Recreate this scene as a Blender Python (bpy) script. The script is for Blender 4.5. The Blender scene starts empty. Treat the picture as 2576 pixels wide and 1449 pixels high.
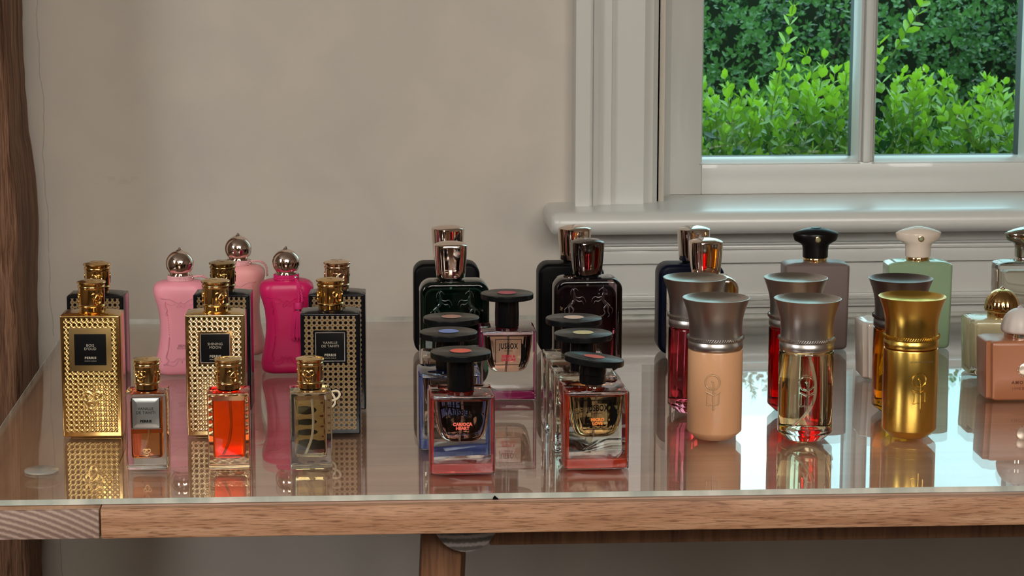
import bpy, bmesh, math, random
import numpy as np
from mathutils import Vector, Matrix
PI = math.pi
SC = bpy.context.scene
C = SC.collection
# ------------------------------------------------------------ camera, sky, exposure
cam = bpy.data.cameras.new('camera'); camo = bpy.data.objects.new('camera', cam); C.objects.link(camo)
cam.sensor_width = 36; cam.lens = 83.85; cam.clip_start = 0.02; cam.clip_end = 100
camo.matrix_world = (Matrix.Translation((0, 0, 1.25)) @ Matrix.Rotation(math.radians(-4.6), 4, 'Z')
    @ Matrix.Rotation(math.radians(90 - 9.37), 4, 'X') @ Matrix.Rotation(math.radians(0.08), 4, 'Z'))
cam.dof.use_dof = True; cam.dof.focus_distance = 2.3; cam.dof.aperture_fstop = 34
SC.camera = camo
SC.view_settings.view_transform = 'Standard'; SC.view_settings.look = 'None'
SC.view_settings.exposure = 0.28; SC.view_settings.gamma = 1.0; SC.view_settings.use_curve_mapping = False
cy = SC.cycles
cy.max_bounces = 14; cy.transmission_bounces = 14; cy.glossy_bounces = 7; cy.diffuse_bounces = 3
cy.transparent_max_bounces = 16; cy.sample_clamp_indirect = 4.0; cy.blur_glossy = 0.5
cy.use_denoising = True

W = bpy.data.worlds.new('sky'); SC.world = W; W.use_nodes = True
wn = W.node_tree; bg = wn.nodes['Background']
g = wn.nodes.new('ShaderNodeTexCoord'); ns = wn.nodes.new('ShaderNodeTexNoise'); rp = wn.nodes.new('ShaderNodeValToRGB')
ns.inputs['Scale'].default_value = 5.0
rp.color_ramp.elements[0].position = 0.35; rp.color_ramp.elements[0].color = (0.42, 0.80, 0.87, 1)
rp.color_ramp.elements[1].position = 0.62; rp.color_ramp.elements[1].color = (0.62, 0.92, 0.98, 1)
wn.links.new(g.outputs['Generated'], ns.inputs['Vector']); wn.links.new(ns.outputs['Fac'], rp.inputs['Fac'])
wn.links.new(rp.outputs['Color'], bg.inputs['Color']); bg.inputs['Strength'].default_value = 2.1

def area(name, loc, tgt, sx, sy, energy, col):
    l = bpy.data.lights.new(name, 'AREA'); l.shape = 'RECTANGLE'; l.size = sx; l.size_y = sy; l.energy = energy; l.color = col
    o = bpy.data.objects.new(name, l); C.objects.link(o); o.location = loc
    o.rotation_euler = (Vector(tgt) - Vector(loc)).to_track_quat('-Z', 'Y').to_euler(); return o
area('side_daylight_fill', (-2.10, 0.7, 1.85), (0.2, 1.8, 1.1), 0.8, 1.0, 26, (0.95, 0.98, 1.0))  # added unseen panel for soft daylight from the left; no window modelled there
area('front_streak_right', (1.5, -2.5, 2.12), (0.5, 2.8, 1.1), 0.45, 0.8, 15, (1.0, 0.97, 0.92))  # unseen panel added behind the camera for streak highlights on the bottles
area('front_streak_left', (-0.7, -2.5, 2.12), (0.3, 2.8, 1.1), 0.35, 0.8, 11, (1.0, 0.97, 0.92))  # second added streak panel, further left
area('back_wall_fill', (0.5, -1.45, 2.50), (0.3, 2.9, 1.25), 2.2, 1.0, 58, (1.0, 0.965, 0.915))  # added soft panel out of view to light the back wall; ceiling is closed
area('warm_ceiling_fill', (0.2, -0.55, 2.52), (0.2, 1.2, 0.0), 1.4, 0.8, 20, (1.0, 0.88, 0.74))  # warm soft fill added under the ceiling, besides the small spots
for i in range(14):      # small warm ceiling spots
    l = bpy.data.lights.new('ceiling_spot', 'POINT'); l.energy = 1.3; l.shadow_soft_size = 0.028; l.color = (1.0, 0.80, 0.58)
    o = bpy.data.objects.new('ceiling_spot', l); C.objects.link(o); o.location = (-1.5 + 0.75*(i % 5) + 0.2*(i // 5), -2.3 + 0.8*(i // 5) + 0.13*(i % 3), 2.50)

# ------------------------------------------------------------ helpers
def new(name, bm, m, parent=None, smooth=35, tr=None):
    me = bpy.data.meshes.new(name)
    if isinstance(bm, bpy.types.Mesh): me = bm
    else:
        bmesh.ops.recalc_face_normals(bm, faces=bm.faces)
        bm.to_mesh(me); bm.free()
    if tr is not None: me.transform(tr)
    if smooth:
        me.shade_smooth(); me.set_sharp_from_angle(angle=math.radians(smooth))
    if m and not me.materials: me.materials.append(m)
    o = bpy.data.objects.new(name, me); C.objects.link(o)
    if parent: o.parent = parent
    return o
def thing(name, label, cat, loc=(0, 0, 0), rz=0, group=None):
    o = bpy.data.objects.new(name, None); C.objects.link(o); o.empty_display_size = 0.02
    o.location = loc; o.rotation_euler = (0, 0, math.radians(rz)); o['label'] = label; o['category'] = cat
    if group: o['group'] = group
    return o
def tag(o, label, cat, group=None):
    o['label'] = label; o['category'] = cat
    if group: o['group'] = group
    return o
def struct(name, bm, m, parent=None, **k):
    o = new(name, bm, m, parent, **k)
    if not parent: o['kind'] = 'structure'
    return o
def box(bm, x0, x1, y0, y1, z0, z1, bev=0, seg=2):
    b = bmesh.new(); bmesh.ops.create_cube(b, size=1)
    for v in b.verts:
        v.co = Vector(((x0 + x1) / 2 + v.co.x * (x1 - x0), (y0 + y1) / 2 + v.co.y * (y1 - y0), (z0 + z1) / 2 + v.co.z * (z1 - z0)))
    if bev: bmesh.ops.bevel(b, geom=b.edges[:], offset=bev, segments=seg, profile=0.5, affect='EDGES')
    me = bpy.data.meshes.new('t'); b.to_mesh(me); b.free(); bm.from_mesh(me); bpy.data.meshes.remove(me); return bm
def B(*a, **k): return box(bmesh.new(), *a, **k)
def rrect(w, h, r, n=6):
    r = max(min(r, w / 2 - 1e-5, h / 2 - 1e-5), 1e-5); P = []
    for cx, cz, a0 in ((w/2-r, h/2-r, 0), (-w/2+r, h/2-r, PI/2), (-w/2+r, -h/2+r, PI), (w/2-r, -h/2+r, 1.5*PI)):
        for i in range(n + 1):
            a = a0 + PI / 2 * i / n; P.append((cx + r*math.cos(a), cz + r*math.sin(a)))
    return P
def loft(bm, rings, cap=True, closed=False):
    R = [[bm.verts.new(p) for p in ring] for ring in rings]
    n = len(R[0])
    for a, b in zip(R, R[1:] + ([R[0]] if closed else [])):
        for i in range(n): bm.faces.new((a[i], a[(i+1) % n], b[(i+1) % n], b[i]))
    if cap and not closed: bm.faces.new(R[0][::-1]); bm.faces.new(R[-1])
    return bm
def slab(bm, w, d, z0, z1, r, b, n=6, cx=0, cy=0):
    """upright block: rounded corners r seen from the front, edge round b"""
    h = z1 - z0; zc = (z0 + z1) / 2; rings = []
    for k in (3, 2, 1, 0):
        a = PI/2 * k / 3; rings.append((-d/2 + b*(1-math.sin(a)), b*(1-math.cos(a))))
    rings = rings + [(-y, i) for y, i in rings[::-1]]
    loft(bm, [[(cx+x, cy+y, zc+z) for x, z in rrect(w-2*i, h-2*i, r-i, n)] for y, i in rings]); return bm
def stack(bm, secs, n=6, cx=0, cy=0):
    """secs: (z, w, d, r) plan sections"""
    return loft(bm, [[(cx+x, cy+y, z) for x, y in rrect(w, d, r, n)] for z, w, d, r in secs])
def lathe(bm, prof, n=48, cx=0, cy=0, cz=0, fn=None):
    rings = []
    for r, z in prof:
        r = max(r, 1e-5)
        rings.append([(cx + r*math.cos(2*PI*i/n)*(fn(i, n, z) if fn else 1), cy + r*math.sin(2*PI*i/n)*(fn(i, n, z) if fn else 1), cz + z) for i in range(n)])
    return loft(bm, rings)
def tube(bm, pts, r, n=8, closed=False, flat=1.0):
    P = [Vector(p) for p in pts]; m = len(P); rings = []; up = Vector((0, -1, 0)); last = None
    for i, p in enumerate(P):
        if closed: t = P[(i+1) % m] - P[i-1]
        else: t = P[min(i+1, m-1)] - P[max(i-1, 0)]
        t.normalize(); a = t.cross(up)
        if a.length < 1e-3: a = last or t.cross(Vector((1, 0, 0)))
        a.normalize(); b = a.cross(t).normalized(); last = a
        rr = r[i] if isinstance(r, (list, tuple)) else r
        rings.append([p + a*rr*math.cos(2*PI*k/n) + b*rr*flat*math.sin(2*PI*k/n) for k in range(n)])
    return loft(bm, rings, closed=closed)
def smoothpts(pts, k=6, closed=False):
    P = [Vector(p) for p in pts]; n = len(P); out = []
    rng = range(n if closed else n-1)
    for i in rng:
        p0 = P[(i-1) % n] if closed else P[max(i-1, 0)]; p1 = P[i]; p2 = P[(i+1) % n]; p3 = P[(i+2) % n] if closed else P[min(i+2, n-1)]
        for j in range(k):
            t = j/k; out.append(0.5*((2*p1) + (p2-p0)*t + (2*p0-5*p1+4*p2-p3)*t*t + (3*p1-p0-3*p2+p3)*t**3))
    if not closed: out.append(P[-1])
    return out
def text(s, size, m, parent, loc, sx=1.0, bold=0.0, rot=(PI/2, 0, 0), name='lettering', space=1.0, thick=0.00008):
    c = bpy.data.curves.new('t', 'FONT'); c.body = s; c.size = size; c.align_x = 'CENTER'; c.align_y = 'CENTER'
    c.offset = bold; c.extrude = thick; c.space_character = space; c.resolution_u = 3; c.space_line = 0.95
    o = bpy.data.objects.new('t', c); C.objects.link(o)
    dg = bpy.context.evaluated_depsgraph_get(); dg.update()
    me = bpy.data.meshes.new_from_object(o.evaluated_get(dg)); bpy.data.objects.remove(o); bpy.data.curves.remove(c)
    from mathutils import Euler
    me.transform(Matrix.Translation(loc) @ Euler(rot).to_matrix().to_4x4() @ Matrix.Scale(sx, 4, (1, 0, 0)))
    me.materials.clear(); me.name = name
    return new(name, me, m, parent, smooth=0)

# ------------------------------------------------------------ materials
def srgb(r, g, b): return tuple(((c/255/12.92) if c/255 <= 0.04045 else ((c/255+0.055)/1.055)**2.4) for c in (r, g, b))
MC = {}
def mat(name, col, rough=0.5, metal=0, trans=0, ior=1.45, coat=0, spec=0.5, sub=0):
    if name in MC: return MC[name]
    m = bpy.data.materials.new(name); m.use_nodes = True; b = m.node_tree.nodes['Principled BSDF']; I = b.inputs
    I['Base Color'].default_value = (*col, 1); I['Roughness'].default_value = rough; I['Metallic'].default_value = metal
    I['Transmission Weight'].default_value = trans; I['IOR'].default_value = ior; I['Coat Weight'].default_value = coat
    I['Specular IOR Level'].default_value = spec
    if sub:
        I['Subsurface Weight'].default_value = sub; I['Subsurface Radius'].default_value = (1, 0.6, 0.4); I['Subsurface Scale'].default_value = 0.01
    MC[name] = m; return m
class G:
    def __init__(s, m): s.m = m; s.t = m.node_tree; s.b = s.t.nodes['Principled BSDF']; s.tc = s.n('ShaderNodeTexCoord'); s.obj = s.tc.outputs['Object']
    def n(s, ty, **k):
        x = s.t.nodes.new(ty)
        for a, v in k.items(): setattr(x, a, v)
        return x
    def put(s, sock, v):
        if isinstance(v, bpy.types.NodeSocket): s.t.links.new(v, sock)
        else: sock.default_value = v
    def M(s, op, *a):
        x = s.n('ShaderNodeMath', operation=op)
        for i, v in enumerate(a): s.put(x.inputs[i], v)
        return x.outputs[0]
    def xyz(s, v=None):
        x = s.n('ShaderNodeSeparateXYZ'); s.put(x.inputs[0], v or s.obj); return x.outputs
    def noise(s, scale, detail=3, vec=None, rough=0.5, dist=0):
        x = s.n('ShaderNodeTexNoise'); s.put(x.inputs['Scale'], scale); x.inputs['Detail'].default_value = detail
        x.inputs['Roughness'].default_value = rough; x.inputs['Distortion'].default_value = dist; s.put(x.inputs['Vector'], vec or s.obj); return x.outputs['Fac']
    def map(s, scale=(1, 1, 1), rot=(0, 0, 0), loc=(0, 0, 0), vec=None):
        x = s.n('ShaderNodeMapping'); x.inputs['Scale'].default_value = scale; x.inputs['Rotation'].default_value = rot; x.inputs['Location'].default_value = loc
        s.put(x.inputs['Vector'], vec or s.obj); return x.outputs[0]
    def ramp(s, f, stops):
        x = s.n('ShaderNodeValToRGB'); e = x.color_ramp.elements
        while len(e) < len(stops): e.new(0.5)
        for i, (p, c) in enumerate(stops): e[i].position = p; e[i].color = (*c, 1)
        s.put(x.inputs[0], f); return x.outputs[0]
    def mix(s, f, a, b):
        x = s.n('ShaderNodeMix', data_type='RGBA'); s.put(x.inputs[0], f)
        s.put(x.inputs[6], (*a, 1) if isinstance(a, tuple) else a); s.put(x.inputs[7], (*b, 1) if isinstance(b, tuple) else b); return x.outputs[2]
    def col(s, v): s.put(s.b.inputs['Base Color'], v)
    def bump(s, h, strength=0.3, dist=0.001):
        x = s.n('ShaderNodeBump'); x.inputs['Strength'].default_value = strength; x.inputs['Distance'].default_value = dist
        s.put(x.inputs['Height'], h); s.t.links.new(x.outputs[0], s.b.inputs['Normal'])

def thin_glass(name, tint):
    m = bpy.data.materials.new(name); m.use_nodes = True; t = m.node_tree; t.nodes.clear()
    o = t.nodes.new('ShaderNodeOutputMaterial'); mx = t.nodes.new('ShaderNodeMixShader'); tr = t.nodes.new('ShaderNodeBsdfTransparent')
    gl = t.nodes.new('ShaderNodeBsdfGlossy'); fr = t.nodes.new('ShaderNodeFresnel'); ge = t.nodes.new('ShaderNodeNewGeometry')
    mr = t.nodes.new('ShaderNodeMapRange'); mr.inputs['To Min'].default_value = 1.5; mr.inputs['To Max'].default_value = 1/1.5
    tr.inputs[0].default_value = (*tint, 1); gl.inputs['Roughness'].default_value = 0.0; gl.inputs[0].default_value = (1, 1, 1, 1)
    t.links.new(ge.outputs['Backfacing'], mr.inputs['Value']); t.links.new(mr.outputs[0], fr.inputs['IOR'])
    t.links.new(fr.outputs[0], mx.inputs[0]); t.links.new(tr.outputs[0], mx.inputs[1]); t.links.new(gl.outputs[0], mx.inputs[2])
    t.links.new(mx.outputs[0], o.inputs[0]); return m

def plaster():
    m = mat('plaster', (0.5, 0.45, 0.38), 0.85); q = G(m)
    x, y, z = q.xyz()
    n1 = q.noise(1.6, 4, dist=1.2); n2 = q.noise(9, 5, dist=0.5); n3 = q.noise(60, 4)
    c = q.ramp(n1, [(0.3, (0.46, 0.43, 0.375)), (0.55, (0.54, 0.485, 0.41)), (0.75, (0.585, 0.53, 0.45))])
    c2 = q.ramp(n2, [(0.3, (0.44, 0.42, 0.385)), (0.62, (0.58, 0.53, 0.455))])
    c = q.mix(0.4, c, c2)
    # hairline crack beside the post, and a horizontal scuff
    wob = q.M('MULTIPLY', q.M('SUBTRACT', q.noise(7, 6, q.map((0.001, 0.001, 1))), 0.5), 0.035)
    d = q.M('ABSOLUTE', q.M('SUBTRACT', q.M('ADD', x, q.M('MULTIPLY', z, 0.012)), q.M('ADD', wob, -0.344)))
    crack = q.M('MULTIPLY', q.M('LESS_THAN', d, 0.0006), q.M('GREATER_THAN', q.noise(14, 2), 0.45))
    c = q.mix(q.M('MULTIPLY', crack, 0.45), c, (0.2, 0.18, 0.16))
    dz = q.M('ABSOLUTE', q.M('SUBTRACT', z, 0.884)); sx = q.M('MULTIPLY', q.M('LESS_THAN', q.M('ABSOLUTE', q.M('SUBTRACT', x, -0.262)), 0.03), q.M('LESS_THAN', dz, 0.005))
    c = q.mix(q.M('MULTIPLY', q.M('MULTIPLY', sx, q.M('GREATER_THAN', q.noise(90, 6), 0.50)), 0.14), c, (0.3, 0.27, 0.24))
    q.col(c); q.bump(q.M('ADD', n2, q.M('MULTIPLY', n3, 0.4)), 0.25, 0.004); return m

def wood(name, c0, c1, c2, axis='x', scale=1.0, rough=0.45, fine=1.0, streak=0.3, seams=None, seed=0.0):
    m = mat(name, c1, rough); q = G(m)
    s = {'x': (2.2, 34, 34), 'y': (34, 2.2, 34), 'z': (34, 34, 2.2)}[axis]; s = tuple(v*scale for v in s)
    v = q.map(s, loc=(seed, seed*2, seed)); n = q.noise(1.0, 6, v, 0.62, 0.6)
    v2 = q.map(tuple(a*5*fine for a in s)); n2 = q.noise(1.0, 3, v2, 0.6, 0.2)
    c = q.ramp(n, [(0.28, c0), (0.5, c1), (0.72, c2)])
    dark = q.ramp(n2, [(0.34, (0.42, 0.34, 0.28)), (0.50, (1, 1, 1))])
    x = q.n('ShaderNodeMix', data_type='RGBA', blend_type='MULTIPLY'); x.inputs[0].default_value = streak; q.put(x.inputs[6], c); q.put(x.inputs[7], dark)
    c = x.outputs[2]
    if seams:
        a, p, w = seams; co = q.xyz()[a]
        f = q.M('ABSOLUTE', q.M('SUBTRACT', q.M('FRACT', q.M('DIVIDE', co, p)), 0.5))
        c = q.mix(q.M('MULTIPLY', q.M('GREATER_THAN', f, 0.5 - w/p), 0.5), c, (0.1, 0.06, 0.04))
    q.col(c); q.bump(n2, 0.25, 0.0006); return m
def endgrain(name, c0, c1, c2, rot, scale):
    m = mat(name, c1, 0.6); q = G(m)
    w = q.n('ShaderNodeTexWave', wave_type='RINGS', rings_direction='Y'); w.inputs['Scale'].default_value = scale; w.inputs['Distortion'].default_value = 1.2
    w.inputs['Detail'].default_value = 3; w.inputs['Detail Scale'].default_value = 6; q.put(w.inputs['Vector'], q.map((1, 1, 1), loc=rot))
    n = q.noise(300, 3); c = q.ramp(w.outputs['Color'], [(0.1, c0), (0.5, c1), (0.9, c2)])
    q.col(q.mix(q.M('MULTIPLY', n, 0.35), c, c0)); q.bump(w.outputs['Color'], 0.3, 0.0008); return m
def cane(name, gold, hole, dot, p=0.00487, zc=0.0575, hw=4.93, z0=0.0045, z1=0.1125, lab=0.0155, labz=0.0835, metal=0.0, rough=0.35, half=0.017, back=None, bumpy=0.0):
    m = mat(name, gold, rough, metal); q = G(m); x, y, z = q.xyz()
    u = q.M('DIVIDE', x, p); v = q.M('DIVIDE', q.M('SUBTRACT', z, zc), p)
    def fr(a, o): return q.M('SUBTRACT', q.M('FRACT', q.M('ADD', a, 50.5 + o)), 0.5)
    def dist(o):
        a, b = fr(u, o), fr(v, o); return q.M('SQRT', q.M('ADD', q.M('MULTIPLY', a, a), q.M('MULTIPLY', b, b)))
    holem = q.M('LESS_THAN', dist(0), 0.31); dotm = q.M('LESS_THAN', dist(0.5), 0.10)
    d1 = q.M('ABSOLUTE', fr(q.M('ADD', u, v), 0)); d2 = q.M('ABSOLUTE', fr(q.M('SUBTRACT', u, v), 0))
    line = q.M('LESS_THAN', q.M('MINIMUM', q.M('ABSOLUTE', q.M('SUBTRACT', d1, 0.43)), q.M('ABSOLUTE', q.M('SUBTRACT', d2, 0.43))), 0.03)
    inr = q.M('MULTIPLY', q.M('LESS_THAN', q.M('ABSOLUTE', u), hw), q.M('MULTIPLY', q.M('GREATER_THAN', z, z0), q.M('LESS_THAN', z, z1)))
    lb = q.M('MULTIPLY', q.M('LESS_THAN', q.M('ABSOLUTE', x), lab), q.M('LESS_THAN', q.M('ABSOLUTE', q.M('SUBTRACT', z, labz)), lab))
    face = q.M('GREATER_THAN', q.M('ABSOLUTE', y), half - 0.0006)
    on = q.M('MULTIPLY', q.M('MULTIPLY', inr, face), q.M('SUBTRACT', 1, lb))
    c = q.mix(q.M('MULTIPLY', line, 0.5), gold, tuple(min(1, a*1.5) for a in gold)); c = q.mix(dotm, c, dot)
    c = q.mix(holem, c, hole); q.col(q.mix(on, back or hole, c))
    gm = q.M('MULTIPLY', on, q.M('SUBTRACT', 1, q.M('MAXIMUM', holem, dotm)))
    if bumpy:
        q.b.inputs['Metallic'].default_value = 1.0
        ss = q.n('ShaderNodeMapRange', interpolation_type='SMOOTHSTEP'); q.put(ss.inputs['Value'], dist(0)); ss.inputs['From Min'].default_value = 0.24; ss.inputs['From Max'].default_value = 0.42
        w1 = q.M('MULTIPLY', q.M('SINE', q.M('MULTIPLY', q.M('ADD', u, v), 2*PI)), 0.16); w2 = q.M('MULTIPLY', q.M('SINE', q.M('MULTIPLY', q.M('SUBTRACT', u, v), 4*PI)), 0.10)
        h = q.M('MULTIPLY', on, q.M('ADD', q.M('MULTIPLY', ss.outputs[0], 0.55), q.M('MULTIPLY', ss.outputs[0], q.M('ADD', w1, w2))))
        q.bump(h, bumpy, 0.0011)
        q.put(q.b.inputs['Roughness'], q.M('ADD', 0.14, q.M('MULTIPLY', gm, 0.14)))
    else:
        q.put(q.b.inputs['Metallic'], q.M('MULTIPLY', gm, 0.2)); q.put(q.b.inputs['Roughness'], q.M('ADD', 0.12, q.M('MULTIPLY', gm, 0.33)))
        q.b.inputs['Specular IOR Level'].default_value = 0.3
    return m

paint = mat('window_paint', (0.58, 0.58, 0.545), 0.30, coat=0.25)
M_sill = mat('sill_gloss_paint', (0.60, 0.60, 0.565), 0.35, coat=0.8); M_sill.node_tree.nodes['Principled BSDF'].inputs['Coat Roughness'].default_value = 0.30
M_glass = mat('clear_glass', (0.96, 0.98, 0.97), 0.0, trans=1, ior=1.45)
M_gold = mat('polished_gold', (0.80, 0.55, 0.24), 0.10, 1)
M_gold2 = mat('deep_gold', (0.74, 0.46, 0.16), 0.12, 1)
M_chrome = mat('chrome', (0.78, 0.74, 0.70), 0.05, 1)
M_rosechrome = mat('rose_chrome', (0.80, 0.66, 0.58), 0.06, 1)
M_black = mat('black_plastic', (0.004, 0.004, 0.0045), 0.12, spec=0.35)
M_label = mat('black_label', (0.003, 0.003, 0.003), 0.45, spec=0.12)
M_silver = mat('silver_line', (0.7, 0.7, 0.68), 0.3, 1)
M_print = mat('pale_print', (0.42, 0.37, 0.30), 0.5)
M_ink = mat('black_ink', (0.003, 0.003, 0.003), 0.4, spec=0.08)
M_tube = mat('dip_tube', (0.85, 0.8, 0.75), 0.15, trans=0.6, ior=1.3)

# ------------------------------------------------------------ room shell
M_pl = plaster()
b = B(-2.2, 0.45, 3.10, 3.45, 0, 2.6)
box(b, 1.43, 3.0, 3.10, 3.45, 0, 2.6); box(b, 0.45, 1.43, 3.10, 3.45, 0, 0.835); box(b, 0.45, 1.43, 3.10, 3.45, 2.1, 2.6)
struct('wall_back', b, M_pl, smooth=0)
M_room = mat('brown_wall', (0.18, 0.125, 0.085), 0.7); q = G(M_room); q.col(q.ramp(q.noise(3, 4), [(0.3, (0.14, 0.095, 0.065)), (0.7, (0.24, 0.175, 0.125))]))
struct('wall_left', B(-2.35, -2.2, -2.6, 3.45, 0, 2.6), M_room, smooth=0)
struct('wall_right', B(3.0, 3.15, -2.6, 3.45, 0, 2.6), M_room, smooth=0)
struct('wall_front', B(-2.35, 3.15, -2.75, -2.6, 0, 2.6), M_room, smooth=0)
M_ceil = wood('ceiling_boards', (0.40, 0.34, 0.28), (0.52, 0.46, 0.39), (0.60, 0.54, 0.47), 'y', 0.4, 0.6, seams=(0, 0.14, 0.003))
struct('ceiling', B(-2.35, 3.15, -2.75, 3.45, 2.6, 2.7), M_ceil, smooth=0)
M_floor = wood('floor_boards', (0.03, 0.017, 0.010), (0.05, 0.03, 0.018), (0.08, 0.048, 0.03), 'x', 0.4, 0.4, seams=(1, 0.16, 0.002))
struct('floor', B(-2.35, 3.15, -2.75, 3.45, -0.1, 0.0), M_floor, smooth=0)
# old timber post against the wall
M_post = wood('old_timber', (0.06, 0.027, 0.014), (0.22, 0.11, 0.06), (0.42, 0.24, 0.15), 'z', 0.95, 0.85, fine=1.3, streak=0.95)
G2 = [n for n in M_post.node_tree.nodes if n.type == 'BUMP'][0]; G2.inputs['Strength'].default_value = 0.9; G2.inputs['Distance'].default_value = 0.006
random.seed(3)
b = bmesh.new(); rings = []
import mathutils.noise as mn
for k in range(140):
    z = k*2.6/139; ring = []
    for x, y in rrect(0.26, 0.20, 0.02, 3):
        side = 1 if x > 0 else -1
        e = 0.0045*mn.noise(Vector((x*6, y*6, z*2.3))) + 0.004*mn.noise(Vector((x*30, y*30+4, z*9))) + 0.002*mn.noise(Vector((x*60, y*60, z*34)))
        if side > 0: e += 0.003*math.exp(-((z-0.86)/0.07)**2) - 0.006*max(0, min(1, (z-0.9)/0.25))
        ring.append((-0.4955 + x + side*e, 2.965 + y - 0.5*e, z))
    rings.append(ring)
loft(b, rings); post = new('timber_post', b, M_post, smooth=50); tag(post, 'rough dark brown timber post against the wall at the left edge', 'post')

# ------------------------------------------------------------ window
WX0, WX1 = 0.465, 1.415
# architrave, moulded, standing on the sill
def architrave(x0, sgn):
    b = bmesh.new()
    prof = [(0, 3.10), (0, 3.055), (0.019, 3.055), (0.0195, 3.062), (0.0225, 3.062), (0.0235, 3.057), (0.030, 3.060), (0.0305, 3.068), (0.048, 3.068), (0.049, 3.074),
            (0.0495, 3.076), (0.092, 3.076), (0.093, 3.083), (0.105, 3.086), (0.1055, 3.090), (0.112, 3.094), (0.119, 3.150), (0.133, 3.160), (0.1402, 3.1652), (0.140, 3.3), (0.115, 3.3), (0.115, 3.10)]
    for zz in [0]:
        loft(b, [[(x0 + sgn*px, py, z) for px, py in prof] for z in (0.8505, 2.13)])
    return b
struct('trim_1', architrave(0.328, 1), paint, smooth=0)
struct('trim_2', architrave(1.552, -1), paint, smooth=0)
struct('trim_3', B(0.45, 1.43, 3.065, 3.16, 2.07, 2.14, bev=0.004), paint)
# sill with a round nose
b = bmesh.new(); prof = [(3.30, 0.8215), (3.04, 0.8215), (3.035, 0.8205), (3.012, 0.820)]
for k in range(9):
    a = -PI/2 - PI*k/8; prof.append((3.006 + 0.0155*math.cos(a), 0.835 + 0.0150*math.sin(a)))
prof += [(3.02, 0.8508), (3.30, 0.8508)]
rings = []
for x, s in ((0.291, 0.0), (0.2925, 0.5), (0.296, 0.82), (0.304, 1.0), (1.556, 1.0), (1.566, 0.8), (1.570, 0.0)):
    rings.append([(x, 3.055 + (y-3.055)*(0.82 + 0.18*s) if y < 3.055 else y, 0.8355 + (z-0.8355)*(0.55+0.45*s)) for y, z in prof])
loft(b, rings); struct('trim_4', b, M_sill, smooth=40)
# panelled apron under the sill
b = B(0.322, 1.545, 3.050, 3.10, 0.802, 0.8215, bev=0.001)
box(b, 0.322, 1.545, 3.056, 3.10, 0.797, 0.803); box(b, 0.322, 1.545, 3.047, 3.10, 0.7925, 0.7985, bev=0.002)
box(b, 0.322, 1.545, 3.052, 3.10, 0.7745, 0.7925, bev=0.0008)
box(b, 0.322, 1.545, 3.060, 3.10, 0.728, 0.776)
box(b, 0.322, 1.545, 3.052, 3.10, 0.727, 0.7325, bev=0.001)
loft(b, [[(x, y, z) for y, z in ((3.10, 0.7275), (3.054, 0.7275), (3.053, 0.7255), (3.060, 0.7235), (3.061, 0.7215), (3.056, 0.7195), (3.048, 0.7185), (3.048, 0.7165), (3.10, 0.7165))] for x in (0.322, 1.545)])
box(b, 0.322, 1.545, 3.056, 3.10, 0.700, 0.7155)
struct('trim_5', b, paint, smooth=30)
struct('baseboard_back', B(-2.2, 3.0, 3.085, 3.10, 0, 0.15, bev=0.003), paint)
M_pane = thin_glass('window_pane_glass', (0.96, 0.985, 0.975)); M_dark = mat('dark_gasket', (0.01, 0.011, 0.012), 0.5)
win = thing('window_1', '', ''); del win['label'], win['category']; win['kind'] = 'structure'
cols = [0.5105, 0.7235, 0.7465, 0.9565, 0.9795, 1.1895, 1.2125, 1.372]
new('sash_stile', B(WX0, 0.5105, 3.165, 3.24, 0.851, 2.07, bev=0.001), paint, win)
new('sash_stile', B(1.372, WX1, 3.165, 3.24, 0.851, 2.07, bev=0.001), paint, win)
new('bottom_rail', B(0.5105, 1.372, 3.165, 3.24, 0.851, 0.8935, bev=0.001), paint, win)
def bead(pts_a, pts_b):
    return [pts_a, pts_b]
for i in range(4):
    x0, x1 = cols[2*i], cols[2*i+1]
    b = bmesh.new()
    for (ax, az, bx, bz, nx, nz) in ((x0-0.0035, 0.8905, x1+0.0035, 0.8905, 0, 1), (x0-0.0015, 0.8905, x0-0.0015, 2.07, 1, 0), (x1+0.0015, 0.8905, x1+0.0015, 2.07, -1, 0)):
        pr = [(0, 3.166), (0.0015, 3.1635), (0.003, 3.168), (0.0055, 3.172), (0.0075, 3.182), (0.008, 3.195), (0, 3.195)]
        if nz == 0: pr = [(o*0.55, y) for o, y in pr]
        loft(b, [[(px + nx*o, y, pz + nz*o) for o, y in pr] for px, pz in ((ax, az), (bx, bz))])
    new('glazing_bead', b, paint, win, smooth=40)
    new('pane', B(x0-0.004, x1+0.004, 3.199, 3.203, 0.889, 2.07), M_pane, win, smooth=0)
    new('gasket', B(x0-0.002, x1+0.002, 3.2035, 3.232, 0.888, 0.8965), M_dark, win, smooth=0)
for i in range(3):
    x0, x1 = cols[2*i+1], cols[2*i+2]
    b = B(x0, x1, 3.170, 3.1985, 0.89, 2.07, bev=0.001); box(b, x0+0.006, x1-0.006, 3.160, 3.172, 0.893, 2.07, bev=0.0025)
    new('muntin', b, paint, win)
    new('spacer_bar', B(x0+0.001, x1-0.001, 3.2035, 3.232, 0.889, 2.07), M_dark, win, smooth=0)

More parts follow.
